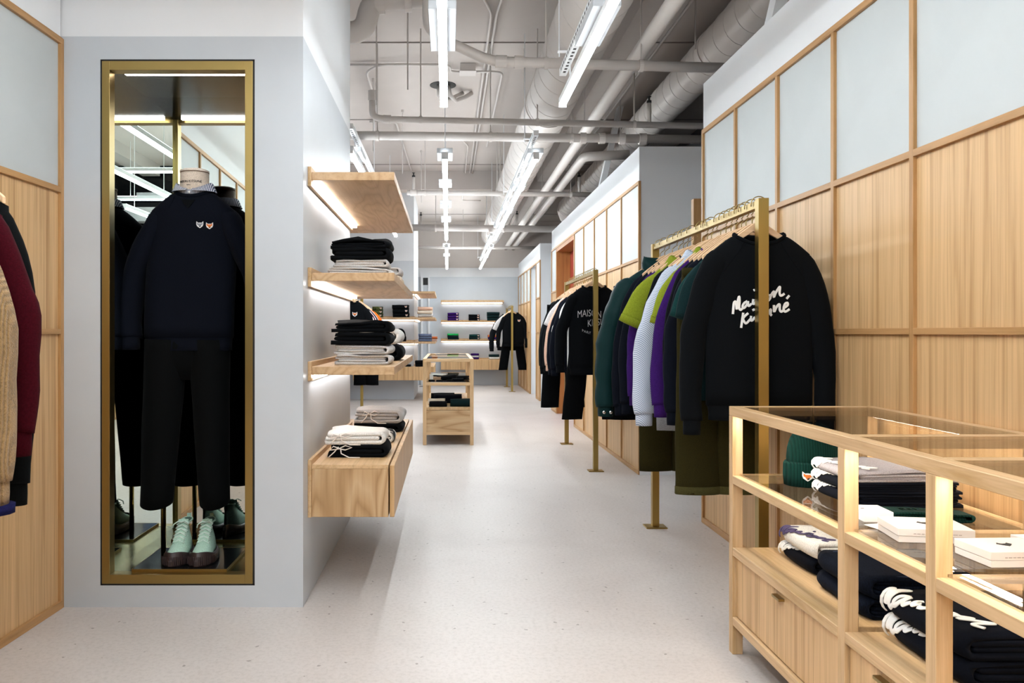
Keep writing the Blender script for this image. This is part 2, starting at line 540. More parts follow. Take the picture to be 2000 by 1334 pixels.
# left wall (slightly toed in), mostly seen beside the mirror pillar and in its mirrors
yL = [-0.011 - 0.5612 * i for i in range(14)]
wl = panel_wall('wall_left', 'oak and white panelled wall at the left edge behind knitwear', 0.0, 1, yL, loc=(-1.618, 3.432, 0), rz=-radians(2.2), ztop=ZC)
struct('wall_left_bay', MB().box(-1.9, -1.74, 3.5, 14.2, 0, ZC), GREYWALL, 'grey side wall of the bay behind the mirror pillar', 'wall')

# mirror pillar
PX0, PX1, PY0, PY1 = -1.618, -0.607, 3.433, 5.08
NX0, NX1, NZ0, NZ1 = -1.457, -0.810, 0.091, 2.296      # niche opening
wp_ = thing('wall_pillar', 'grey plaster pillar with white top holding the mirrored niche', 'wall', kind='structure')
m_ = MB()
m_.box(PX0 - .15, NX0, PY0, PY0 + .1, 0, NZ1).box(NX1, PX1, PY0, PY0 + .1, 0, NZ1)
m_.box(NX0, NX1, PY0, PY0 + .1, 0, NZ0).box(PX0 - .15, PX1, PY0, PY0 + .1, NZ1, 2.392)
m_.box(PX1 - .1, PX1, PY0 + .1, PY1, 0, 2.392).box(PX0 - .15, PX1 - .1, PY1 - .1, PY1, 0, 2.392)
add('plaster_body', m_, GREYWALL, wp_)
add('upper_wall', MB().box(PX0 - .15, PX1, PY0, PY1, 2.392, ZC), WHITE, wp_)
# second pillar
QX1, QY0, QY1 = -0.588, 14.15, 16.1
wq = thing('wall_pillar_far', 'grey plaster pillar with wrapping shelves at the far left', 'wall', kind='structure')
add('plaster_body', MB().box(-2.0, QX1, QY0, QY1, 0, 2.392), GREYWALL, wq)
add('upper_wall', MB().box(-2.0, QX1, QY0, QY1, 2.392, ZC), WHITE, wq)

# shop front behind the camera (seen only in the mirrors)
wf = thing('wall_front', 'dark glazed shop front seen reflected in the niche mirror', 'wall', kind='structure')
add('glazing', MB().box(-3, 3.0, YF - .06, YF - .04, 0, ZC), plain('night glass', '#0a0c10', .08), wf)
for x in (-2.9, -1.6, -0.3, 1.0, 2.3):
    add('mullion', MB().box(x - .04, x + .04, YF - .06, YF + .03, 0, ZC), plain('dark mullion', '#1b1c1f', .5), wf)
for z in (0.1, 2.2, 3.0):
    add('transom', MB().box(-3, 3.0, YF - .06, YF + .03, z - .05, z + .05), MATS['dark mullion'], wf)
add('beam_casing', MB().box(-3, 3.0, YF, YF + .25, 2.75, 2.95), WHITE, wf)
add('window_film', MB().box(0.55, 1.9, YF - .035, YF - .03, 0.5, 2.1), plain('blue window film', '#5d7ba6', .6, mottle=.25, mscale=9), wf)
# ================================================================ MIRRORED NICHE
NYB = 3.89
n = thing('mirror_niche', 'tall brass framed mirrored niche set in the grey pillar', 'display niche', (0, 0, NZ0))
z = NZ0
def L(x0, x1, y0, y1, z0, z1): return MB().box(x0, x1, y0, y1, z0 - NZ0, z1 - NZ0)
g = .008
add('shadow_gap', MB().box(NX0, NX0 + g, PY0 + .001, NYB + .03, 0, NZ1 - NZ0).box(NX1 - g, NX1, PY0 + .001, NYB + .03, 0, NZ1 - NZ0)
    .box(NX0, NX1, PY0 + .001, NYB + .03, NZ1 - NZ0 - g, NZ1 - NZ0).box(NX0, NX1, PY0 + .001, NYB + .03, 0, g), BLACKGAP, n)
fr = .038
fa, fb = PY0 - .004, PY0 + .05
add('frame_jamb', L(NX0 + g, NX0 + g + fr - .006, fa, fb, NZ0 + g, NZ1 - g), BRASS, n, bevel=.001)
add('frame_jamb', L(NX1 - g - fr + .006, NX1 - g, fa, fb, NZ0 + g, NZ1 - g), BRASS, n, bevel=.001)
add('frame_head', L(NX0 + g + fr - .006, NX1 - g - fr + .006, fa, fb, NZ1 - g - fr, NZ1 - g), BRASS, n, bevel=.001)
add('frame_sill', L(NX0 + g + fr - .006, NX1 - g - fr + .006, fa, fb, NZ0 + g, NZ0 + g + fr), BRASS, n, bevel=.001)
ix0, ix1 = NX0 + .026, NX1 - .03
add('mirror', L(ix0 - .01, ix0, fb, NYB, .135, 2.275), MIRROR, n)
add('mirror', L(ix0, ix1, NYB, NYB + .01, .135, 2.275), MIRROR, n)
add('mirror', L(ix1, ix1 + .01, fb, NYB, .135, 2.275), MIRROR, n)
add('floor_panel', L(ix0 - .01, ix1 + .01, fb, NYB + .01, .115, .137), BRASSFLOOR, n)
add('ceiling_panel', L(ix0 - .01, ix1 + .01, fb, NYB + .01, 2.268, 2.285), DARKBRONZE, n)
add('led_strip', L(-1.385, -.86, 3.505, 3.53, 2.258, 2.267), NICHEMAT, n)

# ================================================================ SHELVES AND WALL CABINETS
def shelf(name, label, boards, zt, rails, leds, mat=PLYY, lm=None):
    t = thing(name, label, 'shelf', (0, 0, zt), group='oak wall shelves with led strips')
    for b in boards: add('board', MB().box(b[0], b[1], b[2], b[3], -.036, 0), mat, t, bevel=.0015)
    for r in rails: add('back_rail', MB().box(r[0], r[1], r[2], r[3], -.062, .022), OAKY, t, bevel=.001)
    for l in leds: add('led_strip', MB().box(l[0], l[1], l[2], l[3], -.050, -.0365), lm or LEDMAT, t)
    return t

SX = -0.233
for zt, which in ((1.848, 'topmost'), (1.411, 'middle'), (1.003, 'lowest')):
    shelf('wall_shelf', which + ' oak shelf wrapping the mirror pillar', [(PX1 + .0155, SX, 3.556, 5.44), (-1.3, PX1 + .015, PY1 + .016, 5.44)], zt,
          [(PX1, PX1 + .015, 3.545, PY1), (-1.3, PX1 + .015, PY1, PY1 + .015)],
          [(PX1 + .016, PX1 + .044, 3.60, PY1 - .02), (-1.25, PX1 - .02, PY1 + .02, PY1 + .045)])
    shelf('wall_shelf', which + ' oak shelf wrapping the far left pillar', [(QX1 + .0155, QX1 + .37, 13.78, 15.8), (-1.6, QX1 + .015, 13.78, QY0 - .016)], zt,
          [(QX1, QX1 + .015, QY0 - .015, 15.8), (-1.6, QX1, QY0 - .015, QY0)],
          [(QX1 + .016, QX1 + .05, QY0 - .0, 15.75), (-1.55, QX1, QY0 - .055, QY0 - .02)], lm=LEDFAR)
    shelf('wall_shelf', which + ' oak shelf on the back wall', [(-.155, 1.21, 17.68, YB - .015)], zt,
          [(-.155, 1.21, YB - .015, YB)], [(-.14, 1.19, YB - .06, YB - .018)], lm=LEDFAR)

def cabinet(label, zt, body, doors, rail, top=OAKY, end=PLY):
    t = thing('wall_cabinet', label, 'cabinet', (0, 0, .35), group='wall hung oak drawer cabinets')
    H = zt - .35
    for b in body: add('carcass', MB().box(*b, 0, H - .018), end, t, bevel=.0015)
    for b in body: add('top_board', MB().box(b[0], b[1], b[2], b[3], H - .0175, H), top, t, bevel=.001)
    for d in doors: add('drawer_front', MB().box(*d, 0, H - .003), PANEL, t, bevel=.0015)
    for r in rail: add('back_rail', MB().box(*r, .0, H + .022), OAKY, t, bevel=.001)
    return t
dd = [3.556, 4.184, 4.812, 5.44]
cabinet('wall hung oak cabinet low on the mirror pillar', .577,
        [(PX1 + .0155, SX - .026, 3.556, 5.44), (-1.3, PX1 + .015, PY1 + .016, 5.44)],
        [(SX - .02, SX, a + .002, b - .002) for a, b in zip(dd, dd[1:])],
        [(PX1, PX1 + .015, 3.545, PY1)])
ff = [-1.6, -1.27, -.92, -.588, -.218]
cabinet('wall hung oak cabinet wrapping the far left pillar', .577,
        [(QX1 + .0155, QX1 + .35, 13.80, 15.8), (-1.6, QX1 + .015, 13.80, QY0 - .001)],
        [(a + .002, b - .002, 13.78, 13.798) for a, b in zip(ff, ff[1:])],
        [(QX1, QX1 + .015, QY0, 15.8)])
bb_ = [-.155, .30, .755, 1.21]
cabinet('wall hung oak cabinet under the back wall shelves', .577,
        [(-.155, 1.21, 17.70, YB - .0155)], [(a + .002, b - .002, 17.68, 17.698) for a, b in zip(bb_, bb_[1:])],
        [(-.155, 1.21, YB - .015, YB)], top=OAKX)

# ================================================================ DISPLAY CASES
def display_case(name, label, x0, y0, bays, drawers_on, Wd=.519, leds=True):
    """long oak and glass case; long sides along Y, far end at y0, bays listed towards the camera"""
    Ht = .885; pw = .037
    Lg = sum(bays)
    t = thing(name, label, 'display case', (x0, y0, 0))
    cuts = [0]
    for b in bays: cuts.append(cuts[-1] - b)
    for i, c in enumerate(cuts):
        ya = c if i == 0 else c + pw / 2
        if i == len(cuts) - 1: ya = c + pw
        for xa in (0, Wd - pw):
            add('post', MB().box(xa, xa + pw, ya - pw, ya, 0, Ht - .033), OAKZ, t, bevel=.0015)
        add('cross_rail', MB().box(pw, Wd - pw, ya - pw, ya, Ht - .033, Ht), OAKX, t, bevel=.0015)
        add('cross_rail', MB().box(pw, Wd - pw, ya - pw, ya, .105, .135), OAKX, t, bevel=.0015)
        if i in (0, len(cuts) - 1):
            add('end_panel', MB().box(pw, Wd - pw, ya - .026, ya - .012, .135, .354), cathedral('case end veneer', 'x'), t)
            add('cross_rail', MB().box(pw, Wd - pw, ya - pw, ya, .610, .640), OAKX, t, bevel=.0015)
        else:
            add('cross_rail', MB().box(pw, Wd - pw, ya - pw, ya, .612, .636), OAKX, t, bevel=.0015)
    yN = -Lg
    for xa in (0, Wd - pw):
        add('top_rail', MB().box(xa, xa + pw, yN, 0, Ht - .033, Ht), OAKY, t, bevel=.0015)
    for a, b in zip(cuts, cuts[1:]):
        ya = a - pw if a == 0 else a - pw / 2
        yb = b + pw if b == cuts[-1] else b + pw / 2
        for xa in (0, Wd - pw):
            add('shelf_rail', MB().box(xa, xa + pw, yb, ya, .610, .640), OAKY, t, bevel=.0015)
            add('bottom_rail', MB().box(xa, xa + pw, yb, ya, .105, .135), OAKY, t, bevel=.0015)
        add('top_pane', MB().box(pw - .008, Wd - pw + .008, yb - .006, ya + .006, Ht - .007, Ht - .001), GLASS, t)
        add('shelf_pane', MB().box(pw - .012, Wd - pw + .012, yb - .0, ya + .0, .6405, .6465), GLASSC, t)
        add('deck_board', MB().box(0, Wd, yb, ya, .354, .383), OAKY, t, bevel=.0015)
        fr_ = add('drawer_front', MB().box(.012, .030, yb + .004, ya - .004, .139, .350), PANEL, t, bevel=.001)
        if drawers_on:
            ym = (ya + yb) / 2
            add('drawer_pull', MB().box(-.006, .0125, ym - .028, ym + .028, .327, .335), BRASS, fr_)
        add('back_panel', MB().box(Wd - .030, Wd - .012, yb + .004, ya - .004, .139, .350), PANEL, t)
        if leds:
            add('led_strip', MB().box(.010, .027, yb + .02, ya - .02, Ht - .0352, Ht - .0332), CASEMAT, t)
            add('led_strip', MB().box(Wd - .027, Wd - .010, yb + .02, ya - .02, Ht - .0352, Ht - .0332), CASEMAT, t)
    return t
display_case('display_case', 'long oak and glass display case in the right foreground', 1.017, 2.965, (.845, .393, .845), True)
display_case('display_case', 'oak and glass display case standing in the middle of the aisle', -.257, 10.50, (.85, .42, .85), False, leds=False)

# ================================================================ CLOTHES RACKS
RZ = 1.674
def rack(label, x, y0, y1):
    t = thing('clothes_rack', label, 'clothes rack', (x, y0, 0), group='brass clothes racks')
    for y in (0, y1 - y0):
        add('post', MB().box(-.02, .02, y - .02, y + .02, .008, RZ), BRASSD, t, bevel=.001)
        add('foot_plate', MB().box(-.062, .062, y - .05, y + .05, 0, .008), BRASSD, t, bevel=.0015)
    add('top_bar', MB().box(-.015, .015, .02, y1 - y0 - .02, RZ - .034, RZ - .004), BRASSD, t, bevel=.001)
    return t
RX = 1.226
rack('brass clothes rack nearest on the right with a puffer jacket at its far end', RX, 3.2, 4.85)
rack('brass clothes rack in the middle of the right-hand side', RX, 6.81, 8.47)
rack('brass clothes rack farthest away by the back wall', RX + .025, 16.0, 17.4)
rack('brass clothes rack of bright tees in the left bay', -1.23, 9.95, 11.7)
rack('brass clothes rack of knitwear along the left wall', -1.226, 0.40, 2.08)

# ================================================================ LIGHTS
def pendant(label, x, y0, y1, plates, zl=2.52, strut=False, dim=1.0, rz=0.0, up=1.0):
    t = thing('pendant_light', label, 'strip light', (x, y0, zl), rz, group='linear strip lights')
    Ln = y1 - y0
    pts = [(-.021, .010), (-.021, .002), (-.016, -.006), (.016, -.006), (.021, .002), (.021, .010)]
    add('diffuser', MB().loft([[(a, 0, c) for a, c in pts], [(a, Ln, c) for a, c in pts]]), DIMMED[dim][0], t)
    add('housing', MB().box(-.0215, .0215, 0, Ln, .0105, .045), WHITEMETAL, t, bevel=.001)
    edges = [.01] + [e_ for p_ in sorted(plates) for e_ in (p_[0] - y0 - .01, p_[1] - y0 + .01)] + [Ln - .01]
    for e0, e1 in zip(edges[::2], edges[1::2]):
        if e1 > e0: add('top_lens', MB().box(-.019, .019, e0, e1, .0452, .047), DIMMED[dim][1] if up == 1.0 else emit('strip top lens at %.2f' % up, COOL, UPLIGHT * up), t)  # added upward glow, lifts the ceiling brightness
    for e in (-.004, Ln): add('end_cap', MB().box(-.023, .023, e, e + .004, -.013, .045), WHITEMETAL, t)
    for ya, yb in plates:
        add('driver_box', MB().box(-.062, .062, ya - y0, yb - y0, .0455, .085), BOXGREY, t, bevel=.002)
    top = ZC - zl
    if strut:
        add('strut_channel', MB().box(-.02, .02, .0, Ln, .175, .215), WHITEMETAL, t)
        sl = MB()
        k = .05
        while k < Ln - .05:
            sl.box(-.0205, -.0195, k, k + .028, .187, .203); sl.box(-.008, .008, k, k + .028, .1745, .1755); k += .056
        add('channel_slots', sl, BLACKPL, t)['kind'] = 'stuff'
    for k in range(max(2, int(Ln / 1.5))):
        y = .3 + k * (Ln - .6) / (max(2, int(Ln / 1.5)) - 1)
        sx = -.062 if strut else 0
        add('suspension_rod', MB().tube([(sx, y, .19 if strut else .04), (sx, y, top)], .004, 6), WHITEMETAL, t)
        if strut:
            add('strut_bracket', MB().box(-.07, .02, y - .015, y + .015, .2155, .222), WHITEMETAL, t)
            add('drop_rod', MB().tube([(0, y, .044), (0, y, .176)], .004, 6), WHITEMETAL, t)
    return t
pendant('nearest strip light of the central row', -.025, -0.7, 4.93, [(3.58, 4.12), (1.4, 1.9)], dim=NEARC)
pendant('middle strip light of the central row', -.025, 6.41, 12.04, [(6.45, 6.75), (7.75, 8.0), (9.0, 9.3), (10.2, 10.5)], up=.6)
pendant('farthest strip light of the central row', -.025, 13.05, 17.5, [(13.3, 13.5), (15.0, 15.2)], up=1.5)
pendant('nearest strip light of the right row under a slotted channel', .69, -0.7, 4.93, [(3.55, 4.05), (1.4, 1.9)], strut=True, dim=NEARR)
pendant('middle strip light of the right row under a slotted channel', .69, 6.41, 12.04, [(6.45, 6.8), (7.9, 8.2), (9.4, 9.7), (10.8, 11.1)], strut=True, up=.6)
pendant('farthest strip light of the right row', .69, 13.05, 17.5, [(13.4, 13.7), (15.2, 15.5)], strut=True, up=1.5)
pendant('strip light of the left bay half hidden by the mirror pillar', -.74, 6.2, 11.6, [(6.4, 6.8), (8.0, 8.3)], strut=True, up=.6)
pendant('strip light over the middle front of the shop behind the camera', -.025, -3.9, -1.3, [(-3, -2.6)])  # added to throw more light on the pillar front
pendant('strip light over the front of the shop seen in the mirror', .69, -3.9, -1.2, [(-3, -2.6)])
pendant('strip light over the front left of the shop seen in the mirror', -.72, -3.9, 2.6, [(-3, -2.6)])

for i, yy in enumerate((-0.9, -2.7)):  # cross strips added behind the camera to light pillar and dress form
    pendant(['cross strip light over the till end of the shop behind the camera', 'cross strip light nearest the shop window behind the camera'][i], 1.5, yy, yy + 2.9, [(yy + .4, yy + .8)], zl=2.85, rz=pi / 2)
# ================================================================ DUCTS AND PIPES
def duct(label, c, r, y0, y1, pitch=.30):
    t = thing('ventilation_duct', label, 'duct', (c[0], y0, c[1]))
    Ln = y1 - y0
    add('duct_shell', MB().tube([(0, 0, 0), (0, Ln, 0)], r, 40), PIPE, t, smooth=True)
    k = 0.1
    helix = []
    nseg = int(Ln / pitch * 26)
    for i in range(nseg + 1):
        a = 2 * pi * i / 26
        helix.append((r * cos(a), Ln * i / nseg, r * sin(a)))
    add('spiral_seam', MB().tube(helix, .0045, 4), PIPE, t)
    for yy in (Ln * .18, Ln * .42, Ln * .62, Ln * .85):
        add('joint_band', MB().tube([(0, yy, 0), (0, yy + .05, 0)], r + .008, 40), PIPE, t, smooth=False)
        add('hanger_rod', MB().tube([(-r - .012, yy + .02, 0), (-r - .012, yy + .02, ZC - c[1])], .006, 6), PIPE, t)
        add('hanger_rod', MB().tube([(r + .012, yy + .02, 0), (r + .012, yy + .02, ZC - c[1])], .006, 6), PIPE, t)
    return t
duct('large spiral duct running down the middle of the ceiling', (.87, 3.12), .2, .2, 16.5)
du = duct('spiral duct above the right-hand panelling', (1.985, 3.235), .155, .5, 13.6, .22)
add('duct_elbow', MB().tube([(0, 13.1, 0), (0.01, 13.3, -.02), (.06, 13.45, -.08), (.16, 13.52, -.18), (.2, 13.54, -.4)], .155, 28), PIPE, du, smooth=True)

def pipe(label, pts, r, extras=(), couplings=(), name='ceiling_pipe', mat=PIPE):
    t = thing(name, label, 'pipe', pts[0])
    o = Vector(pts[0])
    q = [tuple(Vector(p) - o) for p in pts]
    # round the corners
    path = [q[0]]
    for a, b, c in zip(q, q[1:], q[2:]):
        a, b, c = Vector(a), Vector(b), Vector(c)
        d = min(.10, (b - a).length * .45, (c - b).length * .45)
        p0 = b + (a - b).normalized() * d; p1 = b + (c - b).normalized() * d
        for k in range(5):
            s_ = k / 4
            path.append(tuple(p0 * (1 - s_) ** 2 + b * 2 * s_ * (1 - s_) + p1 * s_ ** 2))
    path.append(q[-1])
    add('pipe_run', MB().tube(path, r, 16), mat, t, smooth=True)
    for ca, cb in couplings:
        add('coupling', MB().tube([tuple(Vector(ca) - o), tuple(Vector(cb) - o)], r * 1.28, 16), mat, t)
    for e in extras:
        e = Vector(e) - o
        add('hanger_rod', MB().tube([tuple(e), (e.x, e.y, ZC - o.z)], .006, 6), mat, t)
        add('clevis_ring', MB().tube([(e.x - .012, e.y, e.z), (e.x + .012, e.y, e.z)], r * 1.2, 16), mat, t)
    return t
pipe('thick white cross pipe with an angled offset nearest the camera', [(-.13, 5.18, 3.55), (-.13, 5.18, 3.05), (.27, 5.18, 2.865), (1.9, 5.18, 2.82)], .032,
     extras=[(.62, 5.18, 2.855), (1.22, 5.18, 2.838)], couplings=[((.30, 5.18, 2.864), (.37, 5.18, 2.862)), ((.42, 5.18, 2.861), (.48, 5.18, 2.859))])
pipe('cross pipe ending in an upturned sprinkler elbow', [(-.61, 6.6, 3.10), (-.61, 6.6, 2.89), (-.5, 6.6, 2.87), (2.1, 6.6, 2.815)], .026,
     extras=[(-.22, 6.6, 2.865), (.72, 6.6, 2.845), (1.5, 6.6, 2.83)], couplings=[((-.61, 6.6, 3.02), (-.61, 6.6, 3.10)), ((-.52, 6.6, 2.872), (-.46, 6.6, 2.87))])
pipe('longest cross pipe running the full width of the ceiling', [(-1.7, 6.95, 2.835), (2.2, 6.95, 2.79)], .037,
     extras=[(-.6, 6.95, 2.82), (.36, 6.95, 2.81), (1.05, 6.95, 2.80)],
     couplings=[((1.12, 6.95, 2.802), (1.17, 6.95, 2.801)), ((1.28, 6.95, 2.80), (1.33, 6.95, 2.80)), ((1.45, 6.95, 2.798), (1.5, 6.95, 2.797)), ((1.62, 6.95, 2.795), (1.68, 6.95, 2.795))])
pipe('cross pipe with sprinkler drop in the middle distance', [(-.5, 10.0, 2.86), (1.95, 10.0, 2.835)], .03, extras=[(-.28, 10.0, 2.855), (.6, 10, 2.85), (1.5, 10, 2.84)], couplings=[((-.46, 10, 2.86), (-.38, 10, 2.86)), ((1.9, 10, 2.836), (1.95, 10, 2.836))])
pipe('thick cross pipe far down the ceiling', [(-.7, 13.3, 2.86), (2.0, 13.3, 2.83)], .055, extras=[(-.2, 13.3, 2.855), (.9, 13.3, 2.84)])
pipe('thin cross pipe close to the back wall', [(-.6, 16.3, 2.85), (1.9, 16.3, 2.84)], .03, extras=[(0.3, 16.3, 2.85)])
pipe('long white pipe running lengthwise beside the large duct', [(1.265, .2, 3.0), (1.265, 17.9, 3.0)], .05, extras=[(1.265, 3.6, 3.0), (1.265, 7.6, 3.0), (1.265, 11, 3.0)])
pipe('second lengthwise white pipe that turns in beyond the cross pipes', [(1.9, 8.6, 3.02), (1.43, 8.6, 3.0), (1.43, 17.9, 3.0)], .05, extras=[(1.43, 10.6, 3.0), (1.43, 13.6, 3.0)])
pipe('fat pipe elbow over the mirror pillar', [(-1.2, 5.6, 3.20), (-.57, 5.6, 3.20), (-.53, 5.6, 3.42), (-.02, 5.6, 3.46)], .075, couplings=[((-.50, 5.6, 3.422), (-.44, 5.6, 3.427)), ((-.30, 5.6, 3.438), (-.25, 5.6, 3.442))])
for i, (x, yy, zz) in enumerate(((1.62, 6.6, 3.05), (-.42, 10.0, 3.1), (1.6, 10.0, 3.1), (-.44, 13.3, 3.1), (1.12, 13.3, 3.12))):
    t = thing('sprinkler_head', ['upright sprinkler head over the nearest right-hand recess', 'upright sprinkler head left of the central strip light', 'upright sprinkler head above the middle panelling', 'small upright sprinkler head far left', 'small upright sprinkler head far right'][i], 'sprinkler', (x, yy, 2.83))
    hh = zz - 2.83
    add('riser', MB().tube([(0, 0, 0), (0, 0, hh - .05)], .018, 10), PIPE, t, smooth=True)
    add('nozzle', MB().lathe([(.02, hh - .05), (.02, hh - .03), (.008, hh - .028), (.008, hh), (.018, hh), (.018, hh + .004)], 10), BLACKPL, t)
# small conduits on the slab
def conduit(label, pts, r=.011):
    return pipe(label, pts, r, name='conduit')
zc = ZC - .03
conduit('thin conduit pair bending towards a round junction box', [(.20, 3.6, zc), (.20, 5.7, zc), (.33, 6.2, zc), (.33, 14, zc)])
conduit('thin conduit beside the bent pair', [(.42, 2.6, zc), (.42, 5.6, zc), (.37, 6.2, zc), (.37, 14, zc)])
conduit('thin conduit crossing from the mirror pillar to a square box', [(-1.1, 7.4, zc), (.02, 7.4, zc), (.02, 7.6, zc), (.16, 7.6, zc)])
conduit('thin conduit looping down the left side of the slab', [(-.75, 8.6, zc - .03), (-.75, 7.5, zc - .03), (-.6, 7.3, zc - .03), (-.1, 7.3, zc - .03)])
conduit('thin conduit from the square box to the big duct', [(.26, 7.5, zc - .03), (.5, 7.5, zc - .03), (.5, 10.5, zc - .03)])
conduit('thin conduit angled across the far slab', [(.16, 10.2, zc), (.26, 10.6, zc), (.26, 15.0, zc), (.6, 15, zc)])
conduit('thin conduit running near the left bay', [(-.9, 9.4, zc), (-.6, 9.4, zc), (-.55, 12.2, zc)])
conduit('thin conduit along the first slab seam', [(-.45, 4.5, zc - .1), (-.1, 4.7, zc - .1), (.15, 4.6, zc - .1)])
conduit('thin conduit right of the big duct', [(1.7, 2.5, zc), (1.7, 12.0, zc)])
conduit('thin conduit close to the right beam', [(1.78, 3.0, zc - .0), (1.78, 12.0, zc - .0)])
t = thing('junction_box', 'round junction box where conduits meet on the slab', 'junction box', (.36, 5.75, ZC))
add('box_body', MB().lathe([(.055, -.07), (.06, -.06), (.06, 0)], 20), PIPE, t)
add('cover_plate', MB().lathe([(.062, -.078), (.062, -.07)], 20), PIPE, t)
t = thing('junction_box', 'square junction box on the slab behind the central light', 'junction box', (.18, 7.5, ZC))
add('box_body', MB().box(-.07, .07, -.07, .07, -.07, 0), PIPE, t, bevel=.004)
add('cover_plate', MB().box(-.075, .075, -.075, .075, -.076, -.07), PIPE, t)
t = thing('flexible_conduit', 'ribbed flexible conduits dropping out of a hole in the slab', 'conduit', (-.05, 8.1, ZC))
add('ceiling_hole', MB().lathe([(.13, -.006), (.13, 0)], 24), BLACKPL, t)
for k, dx in enumerate((-.04, .05)):
    path = [(dx, 0, 0)] + [(dx + .03 * i + .02 * k, .03 * i, -.14 + .02 * abs(i - 2)) for i in range(6)] + [(dx + .24, .2, -.02)]
    add('hose', MB().tube(path, .022, 10), PIPE, t, smooth=True)
# hanging rods left on the slab
for i, (x, y) in enumerate(((-.55, 6.3), (-.29, 5.9), (-.72, 7.9), (-.5, 9.0), (-.36, 11.0))):
    t = thing('threaded_rod', ['threaded rod by the sprinkler elbow', 'threaded rod left of the central light', 'threaded rod close to the pillar', 'threaded rod above the top shelf', 'threaded rod far along the left of the slab'][i] + ' hanging from the ceiling', 'rod', (x, y, ZC))
    add('rod', MB().tube([(0, 0, 0), (0, 0, -.7)], .006, 6), PIPE, t)
    add('nut', MB().lathe([(.014, -.03), (.014, 0)], 6), PIPE, t)
# steel brace over the right-hand wall
for i, (ya, yb_) in enumerate(((4.2, 4.2), (8.9, 8.9))):
    t = thing('steel_brace', ['slanted white steel brace above the nearest panelling', 'slanted white steel brace above the middle panelling'][i], 'brace', (1.62, ya, 2.66))
    add('brace_bar', MB().loft([[(0, -.05, 0), (.06, -.05, 0), (.06, .05, 0), (0, .05, 0)], [(.22, -.05, ZC - 2.66), (.28, -.05, ZC - 2.66), (.28, .05, ZC - 2.66), (.22, .05, ZC - 2.66)]]), WHITEMETAL, t)
    add('brace_foot', MB().box(-.02, .09, -.07, .07, 0, .012), WHITEMETAL, t)
# ================================================================ CLOTH HELPERS
def wob(mb, amp, freq, seed, ax=(1, 1, 1)):
    sv = Vector((seed * 3.7, seed * 1.3, seed * 7.1))
    for i, p in enumerate(mb.v):
        q = noise.noise_vector(Vector(p) * freq + sv)
        mb.v[i] = (p[0] + q.x * amp * ax[0], p[1] + q.y * amp * ax[1], p[2] + q.z * amp * ax[2])
    return mb

def sup(a, e):
    c = cos(a); s = sin(a)
    return (abs(c) ** (2 / e) * (1 if c >= 0 else -1), abs(s) ** (2 / e) * (1 if s >= 0 else -1))

FAB = {}
def F(key):
    T = {'black': ('#0c0e11', 'jersey'), 'navy': ('#0d1019', 'jersey'), 'charcoal': ('#111417', 'jersey'), 'darkgreen': ('#122527', 'jersey'), 'teal': ('#163534', 'jersey'),
         'lime': ('#7d8826', 'jersey'), 'purple': ('#331757', 'jersey'), 'olive': ('#2a2610', 'jersey'), 'grey': ('#b9b5b3', 'melange'), 'lightgrey': ('#cdc9c8', 'melange'),
         'midgrey': ('#8d8e92', 'melange'), 'white': ('#e6e3df', 'jersey'), 'cream': ('#e2d3c0', 'jersey'), 'pink': ('#dcb39c', 'jersey'), 'orange': ('#e0631f', 'jersey'),
         'magenta': ('#b5185f', 'jersey'), 'tan': ('#94764f', 'knit'), 'burgundy': ('#36050f', 'jersey'), 'blackknit': ('#090b0c', 'jersey'), 'denim': ('#0f1420', 'denim'),
         'bluedenim': ('#5f6b86', 'denim'), 'camo': ('#444444', 'camo'), 'pinegreen': ('#0f2f2a', 'rib'), 'puffer': ('#112a2b', 'nylon'), 'blackdenim': ('#07080a', 'denim'),
         'brightgreen': ('#22a050', 'jersey'), 'terracotta': ('#b0623a', 'jersey'), 'rose': ('#c9a79a', 'jersey'), 'heather': ('#a29ea4', 'melange'), 'darkbrown': ('#3a2c28', 'jersey')}
    h, k = T[key]
    return fabric(key + ' cloth', h, k)

def front_depth(x, zz, d0, seed, fold):
    return -d0 + fold * smoothstep(-.12, -.45, zz) * sin(x * 34 + seed * 2.1 + zz * 2.0) * .8 + fold * .5 * smoothstep(-.1, -.3, zz) * sin(x * 13 + seed)

